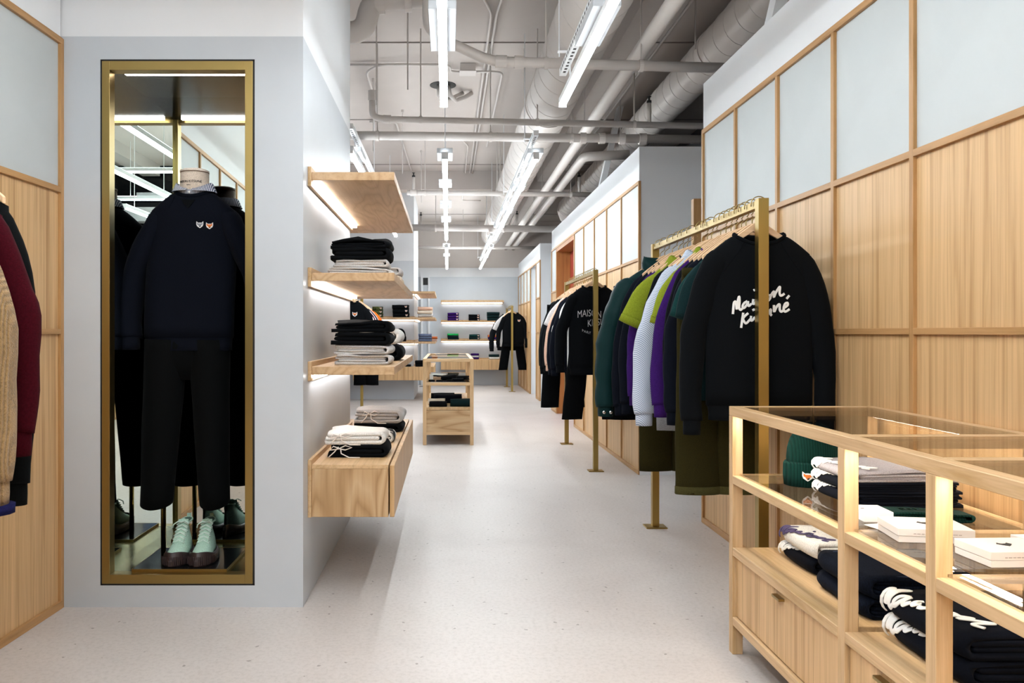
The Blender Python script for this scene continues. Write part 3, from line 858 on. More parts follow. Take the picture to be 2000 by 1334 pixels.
def top_garment(name, label, cat, loc, mat, seed=0, group=None, sh=.2, slope=.075, L_=.66, body=None, d=.036, sleeve='long', out=.275, Ls=.74, dip=.035, nw=.098,
                fold=.009, band=True, collar='crew', cuff_mat=None, puff=False, tagw=False, sr=1.0, rz=0.0, taper=0.0, shiftx=0.0, raglan=False):
    t = thing(name, label, cat, loc, rz, group)
    body = body or sh + .012
    n = 36
    st = []
    for u in (0, .12, .25, .4, .55, .7, .85, 1.0):
        st.append((-slope * u ** 1.25, nw + (sh - nw) * u, d * (.75 + .35 * u), u))
    for k in range(1, 12):
        f = k / 11
        zz = -slope - (L_ - slope) * f
        st.append((zz, sh + (body - sh) * min(1, f * 2) - taper * f, d * (1.1 - .12 * f), 1.0))
    def pt(zz, wx, dy, u, a):
        cx, sy = sup(a, 2.6)
        x = wx * cx; y = dy * sy
        zo = zz
        if u < .7:
            k = 1 - u / .7
            zo -= (dip if y < 0 else dip * .25) * k * max(0, 1 - (x / (nw * 1.12)) ** 2)
        if puff and u >= 1: 
            b = abs(sin((zz + slope) / .125 * pi)); y *= .8 + .45 * b; x *= .96 + .06 * b
        if y < 0: y = y + (front_depth(x, zz, 0, seed, fold)) * min(1, abs(sy) * 1.2)
        else: y = y - front_depth(x, zz, 0, seed + 4, fold) * min(1, abs(sy))
        return (x + shiftx * smoothstep(0, -L_, zz), y, zo)
    angs = [2 * pi * j / n for j in range(n)]
    rings = []
    r0 = st[0]
    inner = [(p[0] * .8, p[1] * .7, p[2] - .055) for p in (pt(*r0, a) for a in angs)]
    rings.append(inner)
    for s_ in st: rings.append([pt(*s_, a) for a in angs])
    mb = MB().loft(rings, True, True)
    b = add('body', mb, mat, t, smooth=True)
    neck = [pt(*r0, a) for a in angs]
    neck.append(neck[0]); 
    if collar == 'crew':
        add('collar', MB().tube([(p[0], p[1], p[2] + .004) for p in neck], [(.008, .012)] * len(neck), 8, False), mat, t, smooth=True)
    elif collar == 'polo':
        m2 = MB()
        m2.loft([[(p[0] * 1.0, p[1] * 1.0, p[2] - .006) for p in neck[:-1]], [(p[0] * 1.0, p[1] * 1.05, p[2] + .03) for p in neck[:-1]], [(p[0] * 1.14, p[1] * 1.3, p[2] + .024) for p in neck[:-1]], [(p[0] * 1.42, p[1] * 1.6, p[2] - .022) for p in neck[:-1]]], False, False)
        add('collar', m2, mat, t, smooth=True)
    elif collar == 'stand':
        m2 = MB()
        m2.loft([[(p[0] * 1.06, p[1] * 1.1, p[2] - .01) for p in neck[:-1]], [(p[0] * 1.12, p[1] * 1.2, p[2] + .035) for p in neck[:-1]], [(p[0] * 1.0, p[1] * 1.1, p[2] + .075) for p in neck[:-1]], [(p[0] * .85, p[1] * .9, p[2] + .06) for p in neck[:-1]]], False, False)
        add('collar', m2, mat, t, smooth=True)
    if band:
        zz, wx, dy, _ = st[-1]
        rr = []
        for dz, k in ((0.004, 1.0), (-.008, .965), (-.035, .95), (-.058, .955), (-.060, .9)):
            rr.append([(lambda p: (p[0] * k, p[1] * (k - .02), zz + dz))(pt(zz, wx, dy, 1, a)) for a in angs])
        add('hem_band', MB().loft(rr, False, True), mat, t, smooth=True)
    out_l = out
    for s_ in (-1, 1):
        out = min(out_l, .262) if (s_ > 0 and loc[0] > 1.1) else out_l
        if sleeve == 'long':
            P = [(s_ * (sh - .055), 0, -slope - .015), (s_ * (sh - .028), 0, -slope - .045), (s_ * (sh + (out - sh) * .30), .002, -slope - .17), (s_ * (sh + (out - sh) * .8), .006, -Ls * .52), (s_ * out, -.004, -Ls * .78), (s_ * (out - .004), -.012, -Ls + .055)]
            R = [(.028, .040), (.033, .056), (.036, .056), (.034, .050), (.031, .043), (.030, .040)]
        elif sleeve == 'short':
            P = [(s_ * (sh - .055), 0, -slope - .015), (s_ * (sh - .028), 0, -slope - .05), (s_ * (sh + (out - sh) * .30), .0, -slope - .125), (s_ * (out - .03), -.004, -slope - .235)]
            R = [(.028, .042), (.033, .06), (.034, .064), (.033, .068)]
        else:
            break
        R = [(a * sr * d / .036, b_ * sr) for a, b_ in R]
        # resample
        PP, RR = [], []
        for i in range(len(P) - 1):
            for q in range(4):
                f = q / 4
                p0 = Vector(P[max(i - 1, 0)]); p1 = Vector(P[i]); p2 = Vector(P[i + 1]); p3 = Vector(P[min(i + 2, len(P) - 1)])
                PP.append(tuple(.5 * ((2 * p1) + (p2 - p0) * f + (2 * p0 - 5 * p1 + 4 * p2 - p3) * f * f + (3 * p1 - p0 - 3 * p2 + p3) * f ** 3)))
                RR.append(tuple(R[i][k] * (1 - f) + R[i + 1][k] * f for k in (0, 1)))
        PP.append(P[-1]); RR.append(R[-1])
        if puff:
            ln = 0; q2 = []
            for i, p in enumerate(PP):
                if i: ln += (Vector(p) - Vector(PP[i - 1])).length
                b_ = .98 + .2 * abs(sin(ln / .15 * pi)) ** .7
                q2.append((RR[i][0] * b_ * 1.25, RR[i][1] * b_ * 1.1))
            RR = q2
        m2 = MB().tube(PP, RR, 14)
        wob(m2, .009 if sleeve == 'long' else .005, 9, seed + s_)
        sl = add('sleeve', m2, mat, t, smooth=True)
        if sleeve == 'long':
            e = Vector(PP[-1]); 
            ca, cb = RR[-1]
            cm = cuff_mat or mat
            add('cuff', MB().tube([(e.x, e.y, e.z + .012), (e.x, e.y, e.z), (e.x, e.y, e.z - .03), (e.x, e.y, e.z - .055)], [(ca * .8, cb * .8), (ca * .86, cb * .86), (ca * .88, cb * .86), (ca * .84, cb * .84)], 14), cm, sl, smooth=True)
            if puff:
                for k in (-.018, .02):
                    add('snap_button', MB().lathe([(.009, 0), (.009, .004), (.005, .006)], 12), plain('chrome snap', '#e8e8e8', .25, 1.0), sl).matrix_local = Matrix.Translation((e.x + k, e.y - ca * .9, e.z - .028)) @ Matrix.Rotation(pi / 2, 4, 'X')
        elif sleeve == 'short' and band:
            e = Vector(PP[-1]); q = (Vector(PP[-1]) - Vector(PP[-3])).normalized()
            add('cuff', MB().tube([tuple(e - q * .012), tuple(e), tuple(e + q * .022)], [(RR[-1][0] * 1.03, RR[-1][1] * 1.02)] * 3, 14), mat, sl, smooth=True)
    if raglan:
        for s_ in (-1, 1):
            sm = []
            for k in range(9):
                f = k / 8
                x = s_ * (nw * .75 + (sh - nw * .75) * f ** 1.2); zz = -.03 - (slope + .10) * f
                yy = front_depth(x, zz, 0, seed, fold) - d * 1.06 * max(0, 1 - abs(x / (sh * 1.03)) ** 2.6) ** (1 / 2.6)
                sm.append((x, yy - .001, zz))
            add('raglan_seam', MB().tube(sm, .0014, 5), mat, t)
    if tagw:
        add('neck_tag', MB().box(-.022, .022, d * .5, d * .5 + .003, -.062, -.03), PRINTW, t)
    return t, (lambda x, zz: pt(zz, body, d, 1, 0)[1] * 0 + front_depth(x, zz, 0, seed, fold) - d * (1.1 - .12 * min(1, max(0, (-zz - slope) / (L_ - slope)))) * (max(0, 1 - abs(x / body) ** 2.6)) ** (1 / 2.6))

def trousers(name, label, loc, mat, seed=0, group=None, hw=.19, Lg=.95, leg=.088, d=.032, rise=.26, cat='trousers', hem=None, spread=0.0, rz=0):
    t = thing(name, label, cat, loc, rz, group)
    n = 24
    angs = [2 * pi * j / n for j in range(n)]
    rings = []
    for k in range(8):
        f = k / 7
        rings.append([(lambda c: (hw * (.92 + .1 * f) * c[0], d * (.8 + .35 * f) * c[1] + .003 * sin(c[0] * 9 + seed), -rise * f))(sup(a, 2.8)) for a in angs])
    add('hips', MB().loft(rings), mat, t, smooth=True)
    add('waistband', MB().loft([[(lambda c: (hw * .925 * c[0], (d * .86) * c[1], zz))(sup(a, 2.8)) for a in angs] for zz in (.008, -.03)]), mat, t, smooth=True)
    for s_ in (-1, 1):
        rings = []
        for k in range(14):
            f = k / 13
            zz = -rise * .75 - (Lg - rise * .75) * f
            cx = s_ * (hw * .52 + spread * f)
            w = hw * .52 + (leg - hw * .52) * f ** .8
            rings.append([(lambda c: (cx + w * c[0], d * (1.1 - .1 * f) * c[1] + .004 * sin(f * 9 + seed + s_), zz))(sup(a, 1.9)) for a in angs])
        lg = add('leg', wob(MB().loft(rings), .004, 8, seed), mat, t, smooth=True)
        if hem:
            e = rings[-1]; cx = s_ * (hw * .52 + spread)
            add('hem_band', MB().loft([[(cx + (p[0] - cx) * k, p[1] * k, p[2] + dz) for p in e] for k, dz in ((1.02, .03), (1.03, .0), (1.0, -.004))]), hem, lg, smooth=True)
    return t

# wooden hanger
def hanger_meshes():
    w_ = MB(); rings = []
    for k in range(21):
        f = -1 + k / 10
        x = .168 * f
        zz = -.108 * abs(f) ** 1.35 + .012 * exp(-(f * 4) ** 2)
        hh = .030 * (1 - .55 * abs(f)) + .004
        dd_ = .0065
        y = .010 * abs(f) ** 2 * -1 + .0
        rings.append([(x, y - dd_, zz - hh), (x, y + dd_, zz - hh), (x, y + dd_, zz), (x, y - dd_, zz)])
    w_.loft(rings)
    wood = w_.mesh('wood_shoulder', .002); wood.materials.append(HANGW)
    pts = [(0, 0, -.01), (0, 0, .028), (.012, 0, .04), (.03, 0, .052)]
    for k in range(13):
        a = radians(-45 + k * 20)
        pts.append((.032 * cos(a) , 0, .078 + .032 * sin(a)))
    hk = MB().tube(pts, .0022, 6).mesh('hook', smooth=True); hk.materials.append(BRASS)
    return wood, hk
HW, HH = hanger_meshes()
def hanger(x, y, label, group, zbar=RZ - .019):
    t = thing('hanger', label, 'hanger', (x, y, zbar - .078 + .006), 0, group)
    add('wood_shoulder', HW, None, t); add('hook', HH, None, t)
    return t
HZ = RZ - .019 - .072          # peak of a hanger

# ---------------------------------------------------------------- prints and patches
SCRIPT = {
 'maison': [[(290,398),(300,285),(318,262),(326,300),(332,345),(345,250),(358,208),(362,255),(358,325),(372,352),(395,335)],
            [(448,258),(412,280),(395,318),(412,332),(445,292),(456,262),(456,300),(470,308),(496,284)],
            [(516,236),(510,275),(522,288),(545,262)], [(516,142),(528,136)],
            [(604,188),(574,200),(576,224),(596,248),(584,276),(554,284)],
            [(690,192),(660,198),(648,238),(664,260),(694,232),(700,200),(690,190)],
            [(700,205),(728,160),(738,158),(736,214),(756,168),(790,112),(802,108),(798,170),(814,198),(852,176)]],
 'kitsune': [[(402,384),(378,548)], [(458,388),(402,442),(420,490),(440,496),(480,455)],
             [(492,418),(488,462),(506,466),(534,430)], [(506,358),(530,346)],
             [(590,318),(572,416),(592,432),(616,408)], [(556,372),(616,356)],
             [(650,330),(628,342),(634,366),(648,388),(630,414),(608,416)],
             [(668,336),(660,382),(680,394),(704,346),(702,398),(716,414)],
             [(738,300),(740,372),(760,330),(784,298),(798,296),(800,350),(816,372),(838,358)],
             [(850,330),(886,302),(884,276),(858,288),(842,338),(858,372),(908,345)],
             [(874,232),(906,196)]]}
def smooth_path(p, k=5):
    if len(p) < 3: 
        a, b = p; return [(a[0] + (b[0] - a[0]) * i / 4, a[1] + (b[1] - a[1]) * i / 4) for i in range(5)]
    out = []
    for i in range(len(p) - 1):
        p0 = p[max(i - 1, 0)]; p1 = p[i]; p2 = p[i + 1]; p3 = p[min(i + 2, len(p) - 1)]
        for q in range(k):
            f = q / k
            out.append(tuple(.5 * (2 * p1[j] + (p2[j] - p0[j]) * f + (2 * p0[j] - 5 * p1[j] + 4 * p2[j] - p3[j]) * f * f + (3 * p1[j] - p0[j] - 3 * p2[j] + p3[j]) * f ** 3) for j in (0, 1)))
    out.append(p[-1])
    return out
def script_mb(words_, scale, rad, place):
    """handwriting strokes; place(u, v, w) maps (u right, v up, w out of the cloth) to a point"""
    mb = MB()
    for wd in words_:
        for stroke in SCRIPT[wd]:
            pts = [((p[0] - 600) * scale, 0, -(p[1] - 320) * scale) for p in smooth_path(stroke)]
            tmp = MB().tube(pts, rad, 6)
            k = len(mb.v)
            mb.v += [place(p[0], p[2], -p[1] * .3) for p in tmp.v]
            mb.f += [tuple(k + i for i in q) for q in tmp.f]
    return mb
FOXO = [(-1, 1.05), (-.5, .62), (-.2, .66), (.2, .66), (.5, .62), (1, 1.05), (1.05, .2), (.85, -.35), (.35, -.72), (0, -.95), (-.35, -.72), (-.85, -.35), (-1.05, .2)]
FOXI = [(-.82, .75), (-.42, .42), (.42, .42), (.82, .75), (.8, .1), (.45, -.1), (.1, -.62), (-.1, -.62), (-.45, -.1), (-.8, .1)]
def fox_patch(parent, col, size, M):
    """embroidered animal-head badge; M places the patch (x right, z up, -y outwards)"""
    r = size / 2
    o = add('badge', MB().prism(FOXO, lambda a, b: (a * r, 0, b * r), lambda a, b: (a * r * .96, -.0025, b * r * .96)), PRINTW, parent)
    o.matrix_local = M
    add('badge_face', MB().prism(FOXI, lambda a, b: (a * r, -.002, b * r), lambda a, b: (a * r, -.0033, b * r)), col, o)
    add('badge_nose', MB().prism([(-.15, -.35), (.35, -.2), (.3, -.45), (.05, -.62)], lambda a, b: (a * r, -.003, b * r), lambda a, b: (a * r, -.004, b * r)), PRINTK, o)
    return o
FOXORANGE = plain('orange thread', '#d2722f', .8); FOXGREY = plain('grey thread', '#8a8d97', .8)

# ================================================================ MANNEQUIN IN THE NICHE
MX, MY, MZ = -1.133, 3.665, .137
m = thing('mannequin', 'linen dress form with a round neck cap inside the mirrored niche', 'mannequin', (MX, MY, MZ))
ZN = 1.775 - MZ
LINEN = fabric('linen cloth', '#d9c9b8', 'melange')
add('neck', MB().lathe([(.062, ZN - .12), (.063, ZN - .03), (.0635, ZN + .03), (.062, ZN + .088)], 32), LINEN, m, smooth=True)
add('neck_cap', MB().lathe([(.0625, ZN + .090), (.064, ZN + .092), (.0635, ZN + .098), (.05, ZN + .104), (.02, ZN + .107)], 32), fabric('cap cloth', '#eadfd2'), m, smooth=True)
add('cap_seam', MB().lathe([(.0633, ZN + .0875), (.0633, ZN + .0905)], 32), plain('seam brown', '#6d4f3c', .8), m)
add('torso', MB().loft([[(wx * cos(2 * pi * j / 24), dy * sin(2 * pi * j / 24), zz) for j in range(24)] for zz, wx, dy in ((ZN - .05, .062, .05), (ZN - .1, .13, .058), (ZN - .3, .15, .07), (ZN - .6, .14, .065))]), LINEN, m, smooth=True)
add('pole', MB().tube([(-.14, .0, .014), (-.14, .0, .8), (-.05, 0, .9), (0, 0, 1.1)], .0115, 16), plain('polished brass pole', '#b8985a', .12, 1.0), m, smooth=True)
add('base_plate', MB().box(-.205, .195, -.195, .15, 0, .012), BLACKGLOSS, m)
add('plate_edge', MB().box(-.207, .197, -.197, -.195, 0, .0125).box(-.207, .197, .15, .152, 0, .0125).box(-.207, -.205, -.197, .152, 0, .0125).box(.195, .197, -.197, .152, 0, .0125), BRASS, m)
for txt, sz, dz in (('MAISON KITSUNÉ', .0145, .042), ('PARIS', .0065, .026)):
    tm = text_mesh(txt, sz, .0004, 1.0)
    R_ = .0638 if sz > .01 else .0640
    for v in tm.vertices:
        a = v.co.x / R_ - .12
        rr = R_ + v.co.z + .0008
        v.co = Vector((rr * sin(a), -rr * cos(a), ZN + dz + v.co.y))
    add('neck_lettering', tm, PRINTK, m)

sweat, sy = top_garment('sweatshirt', 'navy black crewneck sweatshirt with two small badges on the dress form', 'sweatshirt', (MX, MY, MZ + ZN), F('navy'), seed=2, sh=.185, slope=.085, L_=.645, body=.197, d=.088,
                        out=.285, Ls=.70, dip=.03, nw=.08, fold=.006, sr=1.0, shiftx=-.025, raglan=True)
for k, (dx, col) in enumerate(((.052, FOXGREY), (.093, FOXORANGE))):
    zz = -.155 - .004 * k
    fox_patch(sweat, col, .03, Matrix.Translation((dx, sy(dx, zz) - .0015, zz)))
mv = MB().prism([(-.03, -.045), (.03, -.045), (0, -.085)], lambda a, b: (a, sy(a, b) + .004, b), lambda a, b: (a, sy(a, b) - .0012, b))
add('neck_gusset', mv, F('black'), sweat)
# striped shirt whose collar shows
sh_ = thing('shirt', 'blue striped shirt collar showing at the neck of the dress form', 'shirt', (MX, MY, MZ + ZN))
SEER = stripes('seersucker stripes', '#e7e9ee', '#5d6880', 'X', 55)
rings = []
NA = 40
for (rad, kind) in ((.073, 'lo'), (.0725, 'mid'), (.080, 'hi'), (.098, 'out')):
    r_ = []
    for j in range(NA + 1):
        a = radians(-90 + 7) + (2 * pi - radians(14)) * j / NA
        fr_ = max(0, -sin(a))            # 1 at the front
        zz = {'lo': -.02, 'mid': .022 - .028 * fr_ ** 2, 'hi': .038 - .036 * fr_ ** 2, 'out': -.004 - .004 * fr_}[kind]
        r_.append((rad * cos(a), rad * .95 * sin(a), zz + .006))
    rings.append(r_)
add('collar', MB().loft(rings, False, False, closed=False), SEER, sh_, smooth=True)
add('placket', MB().loft([[(R_ * sin(a_), -R_ * .95 * cos(a_), zz) for a_ in [radians(-60 + 10 * k) for k in range(13)]] for R_, zz in ((.066, -.075), (.068, -.03), (.0700, .006))], False, False, closed=False), SEER, sh_, smooth=True)
add('collar_button', MB().lathe([(.005, 0), (.005, .002)], 10), PRINTW, sh_).matrix_local = Matrix.Translation((0, -.078, -.008)) @ Matrix.Rotation(pi / 2, 4, 'X')
# trousers on the form
tr = thing('trousers', 'black pressed trousers hanging on the dress form', 'trousers', (MX - .035, MY, MZ + .24))
angs = [2 * pi * j / 32 for j in range(32)]
BT = fabric('black suiting', '#08090a', 'jersey', .85)
H0 = 1.14 - MZ - .24
add('hips', MB().loft([[(lambda c: (w_ * c[0], dy_ * c[1], zz))(sup(a, 2.0)) for a in angs] for zz, w_, dy_ in ((H0, .17, .075), (H0 - .06, .178, .075), (H0 - .13, .165, .06), (H0 - .2, .12, .03))]), BT, tr, smooth=True)
for s_, cx0, w0, cx1, w1 in ((-1, -.092, .098, -.135, .072), (1, .098, .094, .124, .066)):
    rings = []
    for k in range(16):
        f = k / 15
        zz = H0 - .02 - (H0 - .02) * f
        cx = cx0 + (cx1 - cx0) * f; w_ = w0 + (w1 - w0) * f
        rr = []
        for a in angs:
            c = sup(a, 1.75)
            zb = zz - (.022 * max(0, -c[1]) if k == 15 else 0) + (.015 if k == 15 else 0)
            rr.append((cx + w_ * c[0], .088 * (1 - .12 * f) * c[1], zb))
        rings.append(rr)
    add('leg', wob(MB().loft(rings), .0035, 6, 3 + s_), BT, tr, smooth=True)

# sneakers
MINT = fabric('mint canvas', '#b9dccb', 'jersey'); BROWNR = plain('dark brown rubber', '#2c1f20', .45)
def sneaker(label, loc, rz):
    t = thing('sneaker', label, 'shoe', loc, rz, 'mint high-top sneakers')
    Lh = .285
    def outline(k, off):
        # k 0 at the toe (-y) .. 1 at the heel
        wv = .050 * (1 - abs(2 * k - .62) ** 3.2 * .55) if k > .3 else .050 * sqrt(max(0.0, 1 - ((.3 - k) / .3) ** 2)) 
        if k > .86: wv *= sqrt(max(0, 1 - ((k - .86) / .14) ** 2 * .75))
        return max(.006, wv + off)
    ks = [0, .012, .04, .09, .16, .25, .35, .46, .57, .68, .79, .88, .95, .985, 1.0]
    def ring_out(off, zz):
        left = [(-outline(k, off), -Lh / 2 + Lh * k + (-off * 1.2 if k == 0 else off * 1.2 if k == 1 else 0)) for k in ks]
        right = [(-x, y) for x, y in reversed(left)]
        return [(x + .006 * sin(pi * (y / Lh + .5)), y, zz) for x, y in left + right]
    sole = MB().loft([ring_out(.004, 0), ring_out(.009, .006), ring_out(.009, .026), ring_out(.006, .034)])
    add('sole', sole, BROWNR, t, smooth=False)
    # foxing: higher around the toe and heel
    fx = MB(); r0 = ring_out(.006, .03); r1 = ring_out(.003, .04)
    up = []
    for p in r1:
        k = p[1] / Lh + .5
        up.append((p[0], p[1], .036 + .022 * smoothstep(.33, .0, k) + .022 * smoothstep(.62, 1.0, k)))
    top = [(p[0] * .9, p[1] * .96, p[2] + .004) for p in up]
    fx.loft([r0, up, top], False, False)
    add('foxing', fx, BROWNR, t, smooth=True)
    ribs = MB()
    for a in range(-7, 8):
        an = radians(a * 8)
        ribs.box(-.0012, .0012, 0, .003, .01, .045)
        for i in range(len(ribs.v) - 8, len(ribs.v)):
            x, y, zz = ribs.v[i]
            yy = -.0615 - (.003 - y)
            ribs.v[i] = (x * cos(an) - yy * -sin(an) * 1.0, 0, zz) if False else (.058 * sin(an) * 1.02 + x * cos(an) + .004, -Lh / 2 + .052 - (.060 + .003 - y) * cos(an) , zz)
    add('toe_ribs', ribs, plain('brown rubber rib', '#3a2a2b', .5), t)
    # upper
    prof = [(.03, .046, .040), (.07, .040, .054), (.14, .041, .064), (.24, .042, .074), (.36, .041, .092), (.48, .039, .112), (.6, .037, .134), (.68, .036, .148), (.78, .036, .150), (.88, .035, .150), (.95, .028, .152), (.985, .018, .150)]
    rings = []
    for k, wv, hh in prof:
        wv = min(wv, outline(k, -.003))
        y = -Lh / 2 + Lh * k
        rings.append([(wv * sup(radians(180 - 180 * j / 16), 2.3)[0] * (1 - .28 * smoothstep(.0, 1, sin(pi * j / 16)) * smoothstep(.3, .7, k)) + .006 * sin(pi * k), y, .022 + (hh - .022) * sup(radians(180 - 180 * j / 16), 2.6)[1]) for j in range(17)])
    add('upper', MB().loft(rings), MINT, t, smooth=True)
    op = [(.004 + .024 * cos(2 * pi * j / 20), -Lh / 2 + Lh * .80 + .045 * sin(2 * pi * j / 20), .151 + .004 * sin(2 * pi * j / 20)) for j in range(21)]
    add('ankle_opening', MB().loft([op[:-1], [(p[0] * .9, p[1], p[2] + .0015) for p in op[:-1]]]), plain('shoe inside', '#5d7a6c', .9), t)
    add('ankle_rim', MB().tube(op, .004, 8, False), MINT, t, smooth=True)
    add('pull_tab', MB().box(-.006, .012, Lh / 2 - .012, Lh / 2 - .006, .13, .172), MINT, t, bevel=.002)
    add('tongue', MB().loft([[(x, -Lh / 2 + Lh * k, zz + (.004 if abs(x - .004) < .01 else 0)) for x in (-.018, -.006, .006, .014, .026)] for k, zz in ((.3, .084), (.45, .112), (.58, .140), (.64, .165))], False, False, closed=False), MINT, t, smooth=True)
    lc = MB()
    for i in range(6):
        k = .31 + .052 * i
        zz = .086 + .0128 * i
        y = -Lh / 2 + Lh * k
        for s_ in (-1, 1):
            lc.tube([(.004 - s_ * .026, y, zz - .006), (.004, y + .007, zz + .007), (.004 + s_ * .026, y + .016, zz - .003)], .0028, 6)
    lc.tube([(.004, -.052 + .07, .155), (-.012, .01, .162), (-.03, .0, .150), (-.034, .004, .135)], .0026, 6)
    lc.tube([(.004, -.052 + .07, .155), (.02, .01, .164), (.036, .0, .152)], .0026, 6)
    add('laces', lc, plain('white mint lace', '#d7ece2', .8), t, smooth=True)
    return t
sneaker('mint green high-top sneaker with brown sole beside the brass pole', (MX - .055, MY - .028, MZ + .0122), radians(3))
sneaker('mint green high-top sneaker with brown sole, right one of the pair', (MX + .052, MY - .028, MZ + .0122), radians(4))

# ================================================================ GARMENTS ON RACKS
ZG = HZ - .046                     # neck height of a hung top
def hung(rackname, X, items, hang_label):
    G = 'clothes on the ' + rackname
    for i, it in enumerate(items):
        y, kind, mat, label = it[:4]
        kw = dict(it[4]) if len(it) > 4 else {}
        x = X + kw.pop('dx', random.uniform(-.01, .01))
        post = kw.pop('post', None)
        hl = 'wooden hanger of the ' + label
        hanger(X, y, hl, 'hangers on the ' + rackname)
        zo = ZG - (.022 if i else 0)
        if kind == 'trousers':
            kw['Lg'] = kw.get('Lg', .95) - .13; kw.setdefault('hw', .165)
            trousers('trousers', label, (x, y, zo - .10), mat, seed=i, group=G, **kw)
            continue
        nm = kw.pop('name', {'sweat': 'sweatshirt', 'tee': 't_shirt', 'polo': 'polo_shirt', 'shirt': 'shirt', 'puffer': 'puffer_jacket', 'knit': 'knit_sweater'}[kind])
        base = dict(seed=i * 1.7 + X)
        if i and X > 1.23 and y < 5: base['d'] = .028
        if kind in ('tee', 'polo'): base.update(sleeve='short', out=.285, band=(kind == 'polo'), L_=.64, sr=.95, collar='polo' if kind == 'polo' else 'crew')
        if kind == 'shirt': base.update(collar='polo', band=False, L_=.74, out=.28, Ls=.78)
        if kind == 'puffer': base.update(collar='stand', puff=True, out=.30, Ls=.80, L_=.60, d=.05, sh=.215, sr=1.05)
        base.update(kw)
        t, fy = top_garment(nm, label, nm.replace('_', ' '), (x, y, zo), mat, group=G, **base)
        if post: post(t, fy)

def print_script(t, fy):
    pl = lambda u, v, w_: (u - .005, fy(u - .005, v - .285) - .0015 + w_ * -1.0, v - .285)
    add('script_print', script_mb(('maison', 'kitsune'), .000362, .0052, pl), PRINTW, t)
def print_block(t, fy):
    def put(txt, sz, wid, cx, cz, arc=0.0, sp=1.0):
        me = text_mesh(txt, sz, .0006, wid, sp)
        for v in me.vertices:
            x = v.co.x + cx; zz = v.co.y + cz + arc * (v.co.x) ** 2
            v.co = Vector((x, fy(x, zz) - .0016 - v.co.z * 0, zz))
        add('print_lettering', me, PRINTW, t)
    put('MAISON', .082, .66, -.045, -.225, -1.2)
    put('KITSUNÉ', .082, .66, .045, -.300, -1.2)
    put('Parisian', .018, 1.0, .0, -.350)
    put('PARIS . TOKYO', .030, .9, .0, -.392, 2.2, 1.2)

ord_ = ['first', 'second', 'third', 'fourth', 'fifth', 'sixth', 'seventh', 'eighth', 'ninth', 'tenth', 'eleventh', 'twelfth', 'thirteenth', 'fourteenth', 'fifteenth', 'sixteenth', 'seventeenth', 'eighteenth']
HEMO = fabric('olive hem cloth', '#3f3b20')
hung('nearest right rack', RX + .012, [
    (3.262, 'sweat', F('black'), 'black sweatshirt with white handwritten script, frontmost on the nearest rack', dict(dx=0, post=print_script, tagw=True, L_=.675, fold=.006, out=.275, Ls=.79, dip=.045, raglan=True)),
    (3.335, 'tee', F('darkgreen'), 'dark green short sleeved shirt right behind the script sweatshirt', dict(out=.272)),
    (3.405, 'tee', F('teal'), 'deep teal short sleeved shirt, third on the nearest rack', dict(out=.292)),
    (3.455, 'trousers', F('olive'), 'olive trousers with turned hems hanging lowest on the nearest rack', dict(dx=-.10, Lg=1.07, leg=.095, hem=HEMO)),
    (3.52, 'sweat', F('navy'), 'navy sweatshirt behind the olive trousers on the nearest rack', dict(out=.272, Ls=.76)),
    (3.585, 'sweat', F('black'), 'black jacket with gathered hem, middle of the nearest rack', dict(L_=.70, out=.25, Ls=.70)),
    (3.65, 'sweat', F('purple'), 'purple sweatshirt beside the nearer lime polo', dict(out=.285, Ls=.74)),
    (3.72, 'polo', F('lime'), 'lime green polo shirt nearer the camera of the two', dict(out=.285)),
    (3.85, 'shirt', stripes('shirting stripes', '#d3d9e4', '#8f9ab0', 'DIAGONAL', 62), 'pale blue striped shirt between the two lime polos', dict(out=.315, Ls=.80, sr=1.15)),
    (3.91, 'trousers', F('midgrey'), 'grey sweatpants hanging behind the striped shirt', dict(Lg=.86, dx=-.07)),
    (3.99, 'sweat', F('black'), 'black sweatshirt behind the striped shirt', dict(out=.255)),
    (4.14, 'polo', F('lime'), 'lime green polo shirt farther from the camera of the two', dict(out=.32, sr=1.1)),
    (4.24, 'sweat', F('purple'), 'purple sweatshirt behind the farther lime polo', dict(out=.27)),
    (4.31, 'trousers', F('olive'), 'olive trousers behind the farther lime polo', dict(Lg=1.12, dx=-.06)),
    (4.40, 'sweat', F('navy'), 'navy sweatshirt, nearer one beside the green puffer jacket', dict(out=.27, Ls=.80)),
    (4.52, 'sweat', F('navy'), 'navy sweatshirt touching the green puffer jacket', dict(out=.285, Ls=.82)),
    (4.68, 'puffer', F('puffer'), 'dark green quilted puffer jacket with white snaps on the cuff', dict(out=.325, Ls=.84, dx=-.02)),
    (4.78, 'trousers', F('blackdenim'), 'black jeans behind the green puffer jacket', dict(Lg=.90, dx=-.12)),
], 'one of the pale wooden hangers packed along the nearest right rack')

